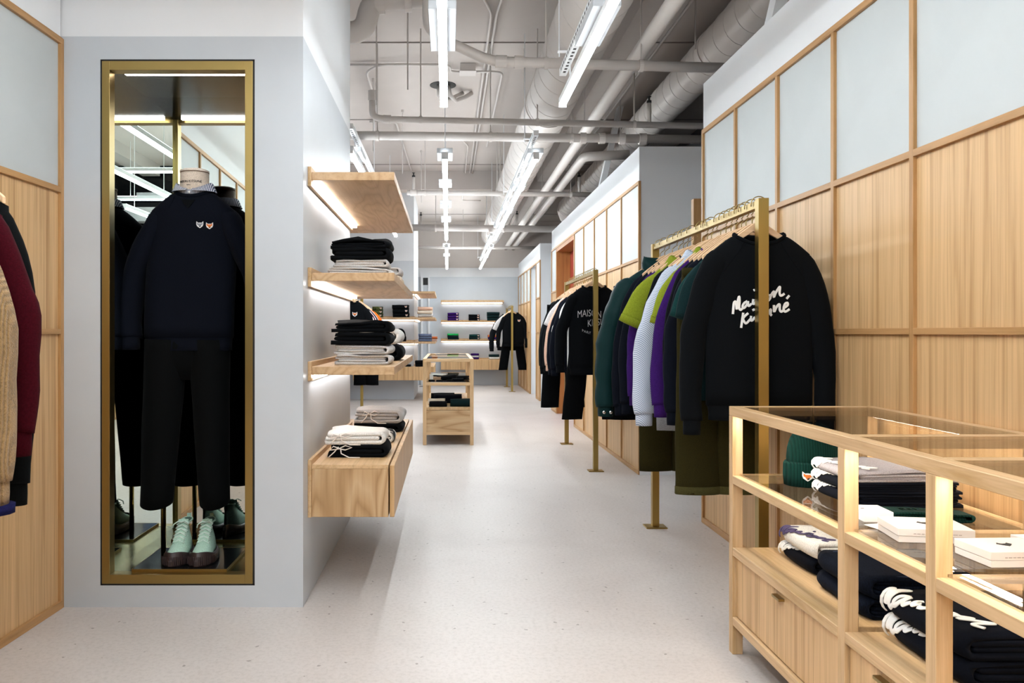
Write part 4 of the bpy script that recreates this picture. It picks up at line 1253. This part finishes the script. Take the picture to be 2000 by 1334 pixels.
hung('middle right rack', RX, [
    (6.88, 'sweat', F('black'), 'black sweatshirt with white block lettering, frontmost on the middle rack', dict(dx=0, post=print_block, tagw=True, out=.29, Ls=.72, L_=.68)),
    (6.96, 'trousers', F('blackdenim'), 'black jeans right behind the lettered sweatshirt', dict(Lg=1.13, spread=.085)),
    (7.04, 'tee', F('white'), 'white t-shirt showing under the lettered sweatshirt', dict(L_=.70, out=.25)),
    (7.13, 'sweat', F('navy'), 'navy sweatshirt behind the white t-shirt on the middle rack', dict(out=.29)),
    (7.22, 'sweat', F('white'), 'white long sleeved top among the navy tops on the middle rack', dict(out=.285, Ls=.70)),
    (7.31, 'sweat', F('navy'), 'navy sweatshirt beside the blush pink top', dict(out=.30)),
    (7.42, 'sweat', F('pink'), 'blush pink sweatshirt on the middle rack', dict(out=.305, Ls=.71)),
    (7.52, 'tee', F('lightgrey'), 'light grey t-shirt on the middle rack', dict(out=.315)),
    (7.63, 'sweat', F('black'), 'black cardigan behind the light grey t-shirt', dict(out=.30)),
    (7.74, 'sweat', F('white'), 'white sweatshirt near the far end of the middle rack', dict(out=.27)),
    (7.86, 'sweat', F('black'), 'black sweatshirt at the far end of the middle rack', dict(out=.305, Ls=.76)),
    (7.97, 'trousers', F('blackdenim'), 'black trousers at the far end of the middle rack', dict(Lg=1.12, dx=-.11, spread=.04)),
    (8.10, 'sweat', F('charcoal'), 'charcoal sweatshirt last on the middle rack', dict(out=.29)),
], 'one of the pale wooden hangers along the middle right rack')

hung('farthest right rack', RX + .025, [
    (16.08, 'sweat', F('black'), 'black sweatshirt with small white badge, frontmost on the farthest rack', dict(dx=.03, tagw=True, out=.30, Ls=.68, L_=.60, post=lambda t, fy: fox_patch(t, FOXORANGE, .05, Matrix.Translation((.11, fy(.11, -.15) - .002, -.15))))),
    (16.18, 'trousers', F('blackdenim'), 'black jeans behind the badge sweatshirt on the farthest rack', dict(Lg=1.13, spread=.11, dx=.03)),
    (16.32, 'tee', F('lightgrey'), 'light grey t-shirt on the farthest rack', dict(out=.31, dx=-.03)),
    (16.46, 'sweat', F('charcoal'), 'charcoal sweatshirt on the farthest rack', dict(out=.32, dx=-.05)),
    (16.60, 'sweat', F('black'), 'black sweatshirt last on the farthest rack', dict(out=.33, dx=-.05)),
], 'one of the pale wooden hangers on the farthest right rack')

def loop_print(t, fy):
    tp = MB().tube([(.02 + .075 * cos(a), 0, -.30 + .05 * sin(a)) for a in [radians(20 + 25 * k) for k in range(13)]], .011, 6)
    tp.v = [(p[0], fy(p[0], p[2]) - .003 + p[1] * .2, p[2]) for p in tp.v]
    add('loop_print', tp, PRINTW, t)
    fox_patch(t, FOXORANGE, .06, Matrix.Translation((.06, fy(.06, -.16) - .002, -.16)))
tee = dict(out=.29, L_=.62)
hung('left bay rack', -1.23, [
    (10.15, 'tee', F('black'), 'black t-shirt with white loop print, frontmost in the left bay', dict(out=.26, post=loop_print, dx=.02)),
    (10.30, 'tee', F('orange'), 'orange t-shirt right behind the black one in the left bay', tee),
    (10.43, 'tee', F('white'), 'white t-shirt behind the nearer orange one in the left bay', tee),
    (10.56, 'tee', F('black'), 'plain black t-shirt in the middle of the left bay rack', tee),
    (10.68, 'tee', F('magenta'), 'magenta t-shirt in the left bay', tee),
    (10.80, 'tee', F('white'), 'white t-shirt between magenta and navy ones in the left bay', tee),
    (10.92, 'tee', F('navy'), 'navy t-shirt in the left bay', tee),
    (11.06, 'tee', F('heather'), 'pale heather t-shirt in the left bay', tee),
    (11.22, 'tee', F('white'), 'white t-shirt beside the farther orange one in the left bay', tee),
    (11.38, 'tee', F('orange'), 'orange t-shirt at the far end of the left bay rack', dict(out=.33, sr=1.1)),
    (11.50, 'trousers', F('blackdenim'), 'black trousers at the far end of the left bay rack', dict(Lg=1.13, dx=.08)),
], 'one of the pale wooden hangers on the left bay rack')

hung('left wall rack', -1.226, [
    (1.70, 'knit', F('tan'), 'tan chunky knit sweater with navy cuff edge at the left edge', dict(dx=-.03, sh=.235, out=.315, Ls=.745, L_=.66, sr=1.05, cuff_mat=F('tan'), d=.055)),
    (1.845, 'knit', F('burgundy'), 'burgundy fine knit sweater at the left edge', dict(dx=-.035, sh=.255, slope=.10, out=.300, Ls=.64, sr=.95, band=False)),
    (1.965, 'knit', F('blackknit'), 'black knit sweater behind the burgundy one', dict(dx=-.065, sh=.235, out=.262, Ls=.775, sr=.85, slope=.06)),
    (1.52, 'knit', F('navy'), 'navy knit sweater seen only in the mirror', dict(sh=.22, out=.28)),
], 'one of the hangers on the left wall rack')
for o in bpy.data.objects:
    if o.name.startswith('cuff') and o.data.materials and o.data.materials[0] == F('tan'):
        e = [v.co for v in o.data.vertices]; zm = min(c.z for c in e); cx = sum(c.x for c in e) / len(e); cy = sum(c.y for c in e) / len(e)
        add('cuff_edge', MB().tube([(cx, cy, zm + .004), (cx, cy, zm - .014)], [(.046, .050), (.046, .049)], 14), fabric('ink blue cloth', '#15153a'), o.parent, smooth=True)
# ================================================================ FOLDED CLOTHES
def folded_mb(w_, d_, h, layers=3, dr=1, seed=0, wobble=.004, ny=9):
    """one folded garment: a wrap that turns round at the dr end of X with the inner layers showing at both Y ends. base at z 0"""
    mb = MB()
    tc = h / (layers + 2) * (1.0 if layers > 1 else .92)
    r = h / 2
    xe = w_ / 2 - r
    outer = [(-w_ / 2, 0)] + [(xe * k, 0) for k in (-.6, 0, .6)]
    arc = [(xe + r * cos(radians(-90 + 15 * k)), r + r * sin(radians(-90 + 15 * k))) for k in range(13)]
    top = [(xe * k, h) for k in (.6, 0, -.6)] + [(-w_ / 2 + .012, h)]
    ri = r - tc
    inner = [(-w_ / 2 + .012, h - tc)] + [(xe * k, h - tc) for k in (-.6, 0, .6)]
    iarc = [(xe + ri * cos(radians(90 - 15 * k)), r + ri * sin(radians(90 - 15 * k))) for k in range(13)]
    inb = [(xe * k, tc) for k in (.6, 0, -.6)] + [(-w_ / 2, tc)]
    loops = [outer + arc + top + inner + iarc + inb]
    hi = (h - 2 * tc) / layers
    rnd = random.Random(seed)
    for i in range(layers):
        za = tc + hi * i + hi * .06; zb = tc + hi * (i + 1) - hi * .06
        x0 = -w_ / 2 + rnd.uniform(.0, .022); x1 = xe + ri - rnd.uniform(.004, .02)
        rr = (zb - za) / 2; zc_ = (za + zb) / 2
        lp = [(x1 - rr + rr * cos(radians(-90 + 45 * k)), zc_ + rr * sin(radians(-90 + 45 * k))) for k in range(5)]
        lp += [(x0 + rr + rr * cos(radians(90 + 45 * k)), zc_ + rr * sin(radians(90 + 45 * k))) for k in range(5)]
        loops.append(lp)
    for li, lp in enumerate(loops):
        rings = []
        e = d_ / 2 - (0 if li == 0 else rnd.uniform(.0, .006))
        for j in range(ny + 1):
            f = -1 + 2 * j / ny
            y = e * f
            pin = 1 - .06 * abs(f) ** 8
            rings.append([(x * pin * dr, y, zz) for x, zz in lp])
        mb.loft(rings)
    sv = Vector((seed * 2.3, seed * 5.1, seed * .7))
    for i, p in enumerate(mb.v):
        q = noise.noise_vector(Vector((p[0] * 8, p[1] * 7, p[2] * 12)) + sv)
        lift = max(0, min(1, p[2] / h))
        q *= 1.5
        q.z -= .5 * lift * abs(p[0] / (w_ / 2)) ** 3
        mb.v[i] = (p[0] + q.x * wobble, p[1] + q.y * wobble, max(0, p[2] + q.z * wobble * 1.2 * lift))
    return mb

def fold(name, label, cat, mat, loc, size, layers=3, dr=1, rz=0.0, seed=None, group=None, wobble=.004):
    seed = seed if seed is not None else random.randint(1, 999)
    o = add(name, folded_mb(*size, layers, dr, seed, wobble), mat, smooth=True, loc=loc)
    o.rotation_euler.z = rz
    return tag(o, label, cat, group)

def stack(x, y, z, rz, dr, group, items):
    zz = z + .0005
    out = []
    for it in items:
        name, label, cat, mat, (w_, d_, h) = it[:5]
        kw = dict(it[5]) if len(it) > 5 else {}
        o = fold(name, label, cat, mat, (x + kw.pop('ox', random.uniform(-.006, .006)), y + kw.pop('oy', random.uniform(-.006, .006)), zz), (w_, d_, h), rz=rz + kw.pop('dz', random.uniform(-.03, .03)), dr=dr, group=group, **kw)
        zz += h + .001
        out.append(o)
    return out

def edge_print(o, h, w_, dr, words_, scale, rad, mat, v0=0.0, u0=0.0):
    """lettering wrapped around the rounded fold"""
    r = h / 2; xe = w_ / 2 - r
    def place(u, v, wd):
        s_ = v + v0
        th = s_ / r
        R_ = r + .0018 + wd
        if th > pi / 2:
            x, zz = xe - (s_ - pi / 2 * r), h + .0018 + wd
        elif th < -pi / 2:
            x, zz = xe - (-s_ - pi / 2 * r), -.0 - wd
        else:
            x, zz = xe + R_ * cos(th), r + R_ * sin(th)
        return (x * dr, (u + u0) * dr, max(.0005, zz))
    add('script_print', script_mb(words_, scale, rad, place), mat, o)

# ---- shelves of the mirror pillar
GS = 'folded clothes on the mirror pillar'
stack(-.41, 3.93, 1.411, 0, 1, GS, [
    ('folded_sweater', 'lower light grey folded sweatshirt on the middle pillar shelf', 'sweater', F('lightgrey'), (.30, .30, .042), dict(layers=2, wobble=.008)),
    ('folded_sweater', 'upper light grey folded sweatshirt on the middle pillar shelf', 'sweater', F('lightgrey'), (.26, .29, .034), dict(layers=1, wobble=.008)),
    ('folded_sweater', 'lower black folded sweatshirt on the middle pillar shelf', 'sweater', F('black'), (.29, .30, .052), dict(layers=1, wobble=.008)),
    ('folded_sweater', 'upper black folded sweatshirt on the middle pillar shelf', 'sweater', F('black'), (.285, .30, .048), dict(layers=1, wobble=.012)),
])
stack(-.40, 4.50, 1.411, 0, 1, GS, [
    ('folded_sweater', 'cream folded sweatshirt at the back of the middle pillar shelf', 'sweater', F('cream'), (.31, .28, .045)),
    ('folded_sweater', 'pale grey folded sweatshirt at the back of the middle pillar shelf', 'sweater', F('lightgrey'), (.30, .28, .04)),
])
stack(-.395, 3.90, 1.003, 0, 1, GS, [
    ('folded_sweater', 'lower light grey crumpled sweatshirt on the lowest pillar shelf', 'sweater', F('lightgrey'), (.275, .28, .046), dict(layers=2, wobble=.008)),
    ('folded_sweater', 'upper light grey crumpled sweatshirt on the lowest pillar shelf', 'sweater', F('lightgrey'), (.265, .28, .044), dict(layers=2, wobble=.008)),
    ('folded_sweater', 'lower black folded sweatshirt on the lowest pillar shelf', 'sweater', F('black'), (.275, .28, .056), dict(layers=1, wobble=.008)),
    ('folded_sweater', 'upper black folded sweatshirt on the lowest pillar shelf', 'sweater', F('black'), (.275, .28, .054), dict(layers=1, wobble=.013)),
])
stack(-.38, 4.42, 1.003, 0, 1, GS, [
    ('folded_sweater', 'black folded sweatshirt at the back of the lowest pillar shelf', 'sweater', F('black'), (.29, .30, .085), dict(layers=2)),
    ('folded_sweater', 'white folded sweatshirt at the back of the lowest pillar shelf', 'sweater', F('white'), (.28, .28, .080), dict(layers=2)),
])
def drawstring(o, w_, h, d_, mat, x0):
    y = -d_ / 2
    m2 = MB()
    m2.tube([(x0, y + .03, h * .95), (x0 - .004, y - .003, h * .8), (x0 - .02, y - .012, h * .45), (x0 - .045, y - .02, .004)], .0028, 6)
    m2.tube([(x0, y + .03, h * .95), (x0 + .008, y - .004, h * .75), (x0 + .012, y - .016, h * .35), (x0 + .05, y - .03, .004), (x0 + .10, y - .034, .004)], .0028, 6)
    m2.tube([(x0 + .002, y - .004, h * .72), (x0 + .03, y - .006, h * .95), (x0 + .06, y - .008, h * .8), (x0 + .03, y - .012, h * .62), (x0 + .002, y - .008, h * .7)], .0028, 6)
    m2.tube([(x0 + .002, y - .004, h * .72), (x0 - .025, y - .008, h * .9), (x0 - .04, y - .012, h * .6), (x0, y - .010, h * .7)], .0028, 6)
    add('drawstring', m2, mat, o, smooth=True)
s_ = stack(-.42, 3.90, .577, 0, 1, GS, [
    ('folded_sweatpants', 'black folded sweatpants with white drawstring on the pillar cabinet', 'sweatpants', F('black'), (.285, .27, .058), dict(layers=1, wobble=.008, dz=0)),
    ('folded_sweatpants', 'white folded sweatpants with white drawstring on the pillar cabinet', 'sweatpants', F('white'), (.285, .28, .056), dict(layers=1, wobble=.008, dz=.03, ox=-.008)),
])
LACE = plain('off white cord', '#e9e0da', .8)
drawstring(s_[0], .285, .058, .27, LACE, -.085); drawstring(s_[1], .285, .056, .28, LACE, -.075)
s_ = stack(-.405, 4.86, .577, 0, 1, GS, [
    ('folded_sweatpants', 'black folded sweatpants under grey ones at the back of the pillar cabinet', 'sweatpants', F('black'), (.29, .28, .05), dict(layers=1, wobble=.008)),
    ('folded_sweatpants', 'grey folded sweatpants with white drawstring at the back of the pillar cabinet', 'sweatpants', F('midgrey' if False else 'grey'), (.29, .28, .075), dict(layers=2, wobble=.008)),
])
drawstring(s_[1], .29, .075, .28, LACE, -.05)
o = fold('folded_sweatpants', 'white folded garment with black print peeking between the cabinet piles', 'sweatpants', F('white'), (-.385, 4.36, .5775), (.21, .2, .05), group=GS)
edge_print(o, .05, .21, 1, ('maison',), .0003, .006, PRINTK)

# ---- far left pillar
GP = 'folded clothes on the far left pillar'
def pile(x, y, z, n, keys, what, cat, where, w_=.24, d_=.28, h=.06, rz=pi / 2, group=GP, badge=False):
    pos = ['single'] if n == 1 else ['lower', 'upper'] if n == 2 else ['bottom', 'middle', 'top']
    its = []
    for i in range(n):
        k = keys[i % len(keys)]
        nice = {'navy': 'navy', 'black': 'black', 'purple': 'purple', 'darkgreen': 'dark green', 'camo': 'camouflage', 'cream': 'cream', 'grey': 'grey', 'white': 'white', 'bluedenim': 'blue denim', 'terracotta': 'terracotta', 'pink': 'pink', 'brightgreen': 'bright green', 'rose': 'rose', 'teal': 'teal'}[k]
        its.append(('folded_' + what, '%s %s folded %s %s' % (pos[i], nice, what, where), cat, F(k), (d_, w_, h), dict(layers=2)))
    os_ = stack(x, y, z, rz, -1, group, its)
    if badge:
        for o in os_:
            fox_patch(o, FOXORANGE, .034, Matrix.Translation((-d_ / 2 - .003, -w_ * .36, h * .5)) @ Matrix.Rotation(-pi / 2, 4, 'Z'))
    return os_
pile(-1.20, 13.96, 1.411, 3, ['camo'], 'hat', 'hat', 'on the far left pillar shelf', w_=.17, h=.06, badge=True)
pile(-.80, 13.96, 1.411, 3, ['black'], 'sweater', 'sweater', 'with badges on the far left pillar shelf', w_=.27, h=.07, badge=True)
pile(-.385, 14.0, 1.411, 3, ['grey', 'cream', 'pink'], 'sweater', 'sweater', 'at the corner of the far left pillar shelf', w_=.25, h=.058)
pile(-.385, 14.0, 1.003, 3, ['bluedenim'], 'jeans', 'jeans', 'at the corner of the far left pillar', w_=.22, h=.042)
pile(-.29, 14.35, 1.003, 2, ['rose', 'terracotta'], 'sweater', 'sweater', 'behind the blue jeans of the far left pillar', w_=.2, h=.04)
pile(-.49, 13.98, .577, 2, ['black'], 'sweater', 'sweater', 'at the corner of the far left cabinet', w_=.14, h=.05)
pile(-.70, 13.98, .577, 1, ['black'], 'sweater', 'sweater', 'lying on the front of the far left cabinet', w_=.12, h=.03)
# ---- back wall
GB = 'folded clothes on the back wall shelves'
pile(.11, 17.86, 1.411, 3, ['purple'], 'sweater', 'sweater', 'on the back wall shelf', w_=.24, h=.058, group=GB, badge=True)
pile(.57, 17.86, 1.411, 3, ['black'], 'cardigan', 'cardigan', 'with buttons on the back wall shelf', w_=.23, h=.045, group=GB, badge=True)
pile(.98, 17.86, 1.411, 3, ['darkgreen'], 'sweater', 'sweater', 'on the upper back wall shelf', w_=.26, h=.062, group=GB)
pile(.11, 17.86, 1.003, 3, ['darkgreen', 'darkgreen', 'brightgreen'], 'polo', 'polo shirt', 'on the lower back wall shelf', w_=.24, h=.042, group=GB)
pile(.57, 17.86, 1.003, 2, ['darkgreen', 'teal'], 'hoodie', 'hoodie', 'on the lower back wall shelf', w_=.23, h=.055, group=GB, badge=True)
pile(.97, 17.86, 1.003, 2, ['purple', 'terracotta'], 'scarf', 'scarf', 'on the lower back wall shelf', w_=.19, h=.05, group=GB)
pile(.58, 17.86, .577, 3, ['purple', 'white', 'purple'], 'tee', 't-shirt', 'on the back wall cabinet', w_=.17, h=.04, group=GB)
pile(1.0, 17.86, .577, 2, ['white', 'darkgreen'], 'tee', 't-shirt', 'on the back wall cabinet beside the rack', w_=.22, h=.05, group=GB)

# ---- beanies
def beanie(label, loc, mat, s=1.0, rz=0.0, badge=True):
    t = thing('beanie', label, 'hat', loc, rz)
    n_ = 96
    def ring(r, zz, sq, rib=.002):
        return [((r + rib * (1 if j % 2 else -1)) * cos(2 * pi * j / n_) * s, (r + rib * (1 if j % 2 else -1)) * sin(2 * pi * j / n_) * sq * s, zz * s) for j in range(n_)]
    cr = [(.090, .07), (.091, .10), (.088, .13), (.080, .16), (.066, .185), (.046, .205), (.022, .217), (.006, .220)]
    add('crown', MB().loft([ring(r, zz, .62) for r, zz in cr]), mat, t, smooth=True)
    br = [(.088, .0), (.099, .004), (.102, .04), (.101, .078), (.096, .086), (.088, .08)]
    add('brim', MB().loft([ring(r, zz, .62) for r, zz in br]), mat, t, smooth=True)
    if badge:
        fox_patch(t, FOXORANGE, .034 * s, Matrix.Translation((-.046 * s, -.0585 * s, .04 * s)) @ Matrix.Rotation(-.30, 4, 'Z'))
    return t
beanie('black knitted beanie on the lowest far left pillar shelf', (-.815, 13.97, 1.0035), F('black'), 1.0)
beanie('dark green ribbed beanie with badge in the glass display case', (1.205, 2.70, .6470), F('pinegreen'), .95, .0)

# ---- foreground display case contents
GC = 'folded clothes in the foreground display case'
st_ = stack(1.325, 2.48, .6466, 0, -1, GC, [
    ('folded_tee', 'lower navy folded tee with white print on the case glass shelf', 't-shirt', F('navy'), (.33, .25, .036), dict(layers=3, dz=0, ox=0)),
    ('folded_tee', 'upper navy folded tee with white print on the case glass shelf', 't-shirt', F('navy'), (.33, .25, .033), dict(layers=3, dz=0, ox=0)),
    ('folded_tee', 'heather grey folded tee on top of the printed pile', 't-shirt', F('heather'), (.325, .25, .034), dict(layers=2, dz=0, ox=0, wobble=.006)),
])
for k, (o, h) in enumerate(zip(st_, (.036, .033, .034))):
    edge_print(o, h, .33 if k < 2 else .325, -1, ('maison',), .00042, .0058, PRINTW, v0=.01)
st_ = stack(1.27, 2.70, .3835, 0, -1, GC, [
    ('folded_tee', 'navy folded tee with white script at the far end of the case deck', 't-shirt', F('navy'), (.25, .24, .05), dict(layers=3, dz=0)),
    ('folded_tee', 'cream folded tee with purple script at the far end of the case deck', 't-shirt', F('white'), (.25, .24, .052), dict(layers=2, dz=0)),
])
edge_print(st_[0], .05, .25, -1, ('maison',), .0004, .0058, PRINTW, v0=.015)
edge_print(st_[1], .052, .25, -1, ('maison',), .0004, .0058, plain('dusky purple print', '#4b4066', .8), v0=.02)
st_ = stack(1.275, 2.33, .3835, 0, -1, GC, [
    ('folded_jeans', 'lower dark denim jeans folded on the case deck', 'jeans', F('denim'), (.33, .30, .055), dict(layers=3, dz=0)),
    ('folded_jeans', 'upper dark denim jeans folded on the case deck', 'jeans', F('denim'), (.33, .30, .055), dict(layers=3, dz=.02)),
])
STITCH = plain('indigo stitch', '#4a5678', .8)
for o in st_:
    add('stitching', MB().tube([(-.12, -.135, .0565), (.0, -.137, .0565), (.13, -.137, .0565)], .0009, 5).tube([(-.12, .12, .0565), (.13, .12, .0565)], .0009, 5), STITCH, o)
st_ = stack(1.275, 1.90, .3835, 0, -1, GC, [
    ('folded_sweater', 'lower navy sweatshirt with large white script nearest in the case', 'sweater', F('navy'), (.36, .30, .062), dict(layers=2, dz=0)),
    ('folded_sweater', 'upper navy sweatshirt with large white script nearest in the case', 'sweater', F('navy'), (.36, .30, .062), dict(layers=2, dz=0)),
])
for o in st_: edge_print(o, .062, .36, -1, ('maison',), .00052, .0068, PRINTW, v0=.012)

# socks with card
so = thing('sock_pair', 'dark green socks with a white card band on the case glass shelf', 'socks', (1.26, 2.215, .6468), radians(-4))
add('socks', wob(folded_mb(.29, .085, .024, 2, 1, 5), .002, 20, 3), F('pinegreen'), so, smooth=True)
add('card_band', MB().loft([[(x, -.047, .0), (x, -.047, .0265), (x, .047, .0265), (x, .047, .0)] for x in (-.15, -.075)], True, True), PRINTW, so)
add('card_hole', MB().lathe([(.005, .0266), (.005, .0272)], 12, (-.135, -.0, 0)), plain('hole brown', '#6a5a55', .8), so)
tm = text_mesh('KITSUNÉ', .034, .0006, 1.0, 1.05)
for v in tm.vertices: v.co = Vector((v.co.x + .03, v.co.y, .0262))
add('sock_lettering', tm, plain('lime thread', '#8fae4e', .8), so)
# flat boxes
BOXM = plain('white card', '#d2cdcb', .7)
def flat_box(label, loc, size, rz):
    w_, d_, h = size
    t = thing('gift_box', label, 'box', loc, rz, 'flat white boxes in the case')
    add('tray', MB().box(-w_ / 2, w_ / 2, -d_ / 2, d_ / 2, 0, h * .45), BOXM, t, bevel=.001)
    add('lid', MB().box(-w_ / 2 - .001, w_ / 2 + .001, -d_ / 2 - .001, d_ / 2 + .001, h * .46, h), BOXM, t, bevel=.001)
    r = .017
    e = add('emblem_print', MB().prism([(-1, .3), (-.6, .9), (-.3, .4), (.3, .45), (.7, .9), (1, .2), (.4, -.5), (0, -.8), (-.5, -.4)], lambda a, b: (a * r, b * r, h), lambda a, b: (a * r, b * r, h + .0006)), PRINTK, t)
    dsh = MB(); x = -w_ * .3
    rr = random.Random(3)
    while x < w_ * .3:
        k = rr.uniform(.004, .010); dsh.box(x, x + k, -d_ / 2 - .0016, -d_ / 2 - .001, h * .62, h * .66); x += k + .0025
    add('small_print', dsh, plain('grey small print', '#8c8583', .8), t)
    return t
flat_box('white flat box with dark emblem, left one behind the case post', (1.175, 2.02, .6468), (.17, .13, .034), radians(-8))
flat_box('white flat box with dark emblem, middle one in the case', (1.235, 1.815, .6468), (.15, .12, .034), radians(2))
flat_box('white flat box at the right edge in the case', (1.385, 1.86, .6468), (.13, .12, .032), radians(4))
fold('folded_sock', 'white folded socks on the nearest glass shelf bay', 'socks', F('white'), (1.24, 1.60, .6468), (.14, .09, .022), dr=-1, rz=.3)
cd_ = thing('price_card', 'white card lying under the green socks in the case', 'card', (1.145, 2.13, .6468), radians(15))
add('card', MB().box(-.05, .05, -.03, .03, 0, .001), PRINTW, cd_)
add('card_print', MB().box(-.03, .03, -.004, .0, .001, .0012), PRINTK, cd_)

# ---- aisle case contents (front bay faces the camera)
GA = 'accessories in the aisle display case'
yb = 8.62
fold('folded_sweater', 'dark green folded sweater on the aisle case deck', 'sweater', F('darkgreen'), (.135, yb - .03, .3835), (.2, .22, .07), rz=pi / 2, dr=-1, group=GA)
fold('folded_sweater', 'black folded sweater on the aisle case deck', 'sweater', F('black'), (-.10, yb - .06, .3835), (.17, .18, .05), rz=pi / 2, dr=-1, group=GA)
fold('folded_sweater', 'cream folded scarf behind the black sweater in the aisle case', 'scarf', F('cream'), (-.12, yb + .14, .3835), (.16, .18, .06), rz=pi / 2, dr=-1, group=GA)
fold('folded_sweater', 'navy folded sweater at the back of the aisle case deck', 'sweater', F('navy'), (.0, yb + .36, .3835), (.2, .30, .09), rz=pi / 2, dr=-1, group=GA)
fold('folded_sweater', 'charcoal folded scarf across the back of the aisle case', 'scarf', F('charcoal'), (-.06, yb + .62, .3835), (.14, .26, .085), rz=pi / 2, dr=-1, group=GA)
fold('pouch', 'black soft pouch on the aisle case glass shelf', 'bag', F('black'), (-.03, yb + .06, .6468), (.16, .22, .055), rz=pi / 2 + .35, dr=-1, group=GA, wobble=.008)
fold('pouch', 'small black pouch at the right of the aisle case glass shelf', 'bag', F('black'), (.10, yb - .06, .6468), (.1, .12, .03), rz=pi / 2, dr=-1, group=GA)
fold('pouch', 'charcoal folded tote at the back of the aisle case glass shelf', 'bag', F('charcoal'), (.12, yb + .25, .6468), (.14, .2, .04), rz=pi / 2 - .3, dr=-1, group=GA)
b_ = thing('kraft_box', 'small kraft box on the aisle case glass shelf', 'box', (-.115, yb - .03, .6468))
add('box_body', MB().box(-.04, .04, -.03, .03, 0, .035), plain('kraft card', '#a98a6c', .8), b_, bevel=.001)
add('box_lid', MB().box(-.041, .041, -.031, .031, .0355, .042), plain('kraft card', '#a98a6c', .8), b_, bevel=.001)
b_ = thing('booklet', 'white folded booklet at the back of the aisle case glass shelf', 'booklet', (.07, yb + .42, .6468), .2)
add('cover', MB().box(-.10, .10, -.07, .07, .011, .013), PRINTW, b_)
add('pages', MB().box(-.098, .098, -.068, .068, 0, .011), plain('paper pages', '#dcdad6', .9), b_)
b_ = thing('booklet', 'white card leaning on the black pouch in the aisle case', 'booklet', (-.11, yb + .33, .6468), -.4)
add('cover', MB().box(-.08, .08, -.05, .05, .05, .052), PRINTW, b_)
add('pages', MB().box(-.078, .078, -.048, .048, 0, .05), plain('paper pages', '#dcdad6', .9), b_)
for i, (x, y) in enumerate(((-.17, -.09), (-.09, -.10), (.02, -.10), (.05, .02))):
    b_ = thing('wallet', ['black wallet at the left front of the aisle case shelf', 'black wallet second from left in the aisle case', 'black wallet in the middle front of the aisle case', 'black wallet behind the small pouch in the aisle case'][i], 'wallet', (x, yb + y, .6468), .1 * i, GA)
    add('flap', MB().box(-.033, .033, -.025, .025, .0075, .014), F('black'), b_, bevel=.002)
    add('back', MB().box(-.033, .033, -.025, .025, 0, .007), F('black'), b_, bevel=.002)
    add('stud', MB().lathe([(.004, .014), (.004, .0155)], 8, (.02, -.01, 0)), BRASS, b_)
cl = thing('floor_outlet', 'small black floor socket cover by the back wall', 'socket', (-.56, 17.5, 0))
add('cover_plate', MB().box(-.05, .05, -.03, .03, 0, .006), BLACKPL, cl, bevel=.001)
add('socket_lid', MB().box(-.03, .03, -.015, .015, .006, .009), BLACKPL, cl, bevel=.001)
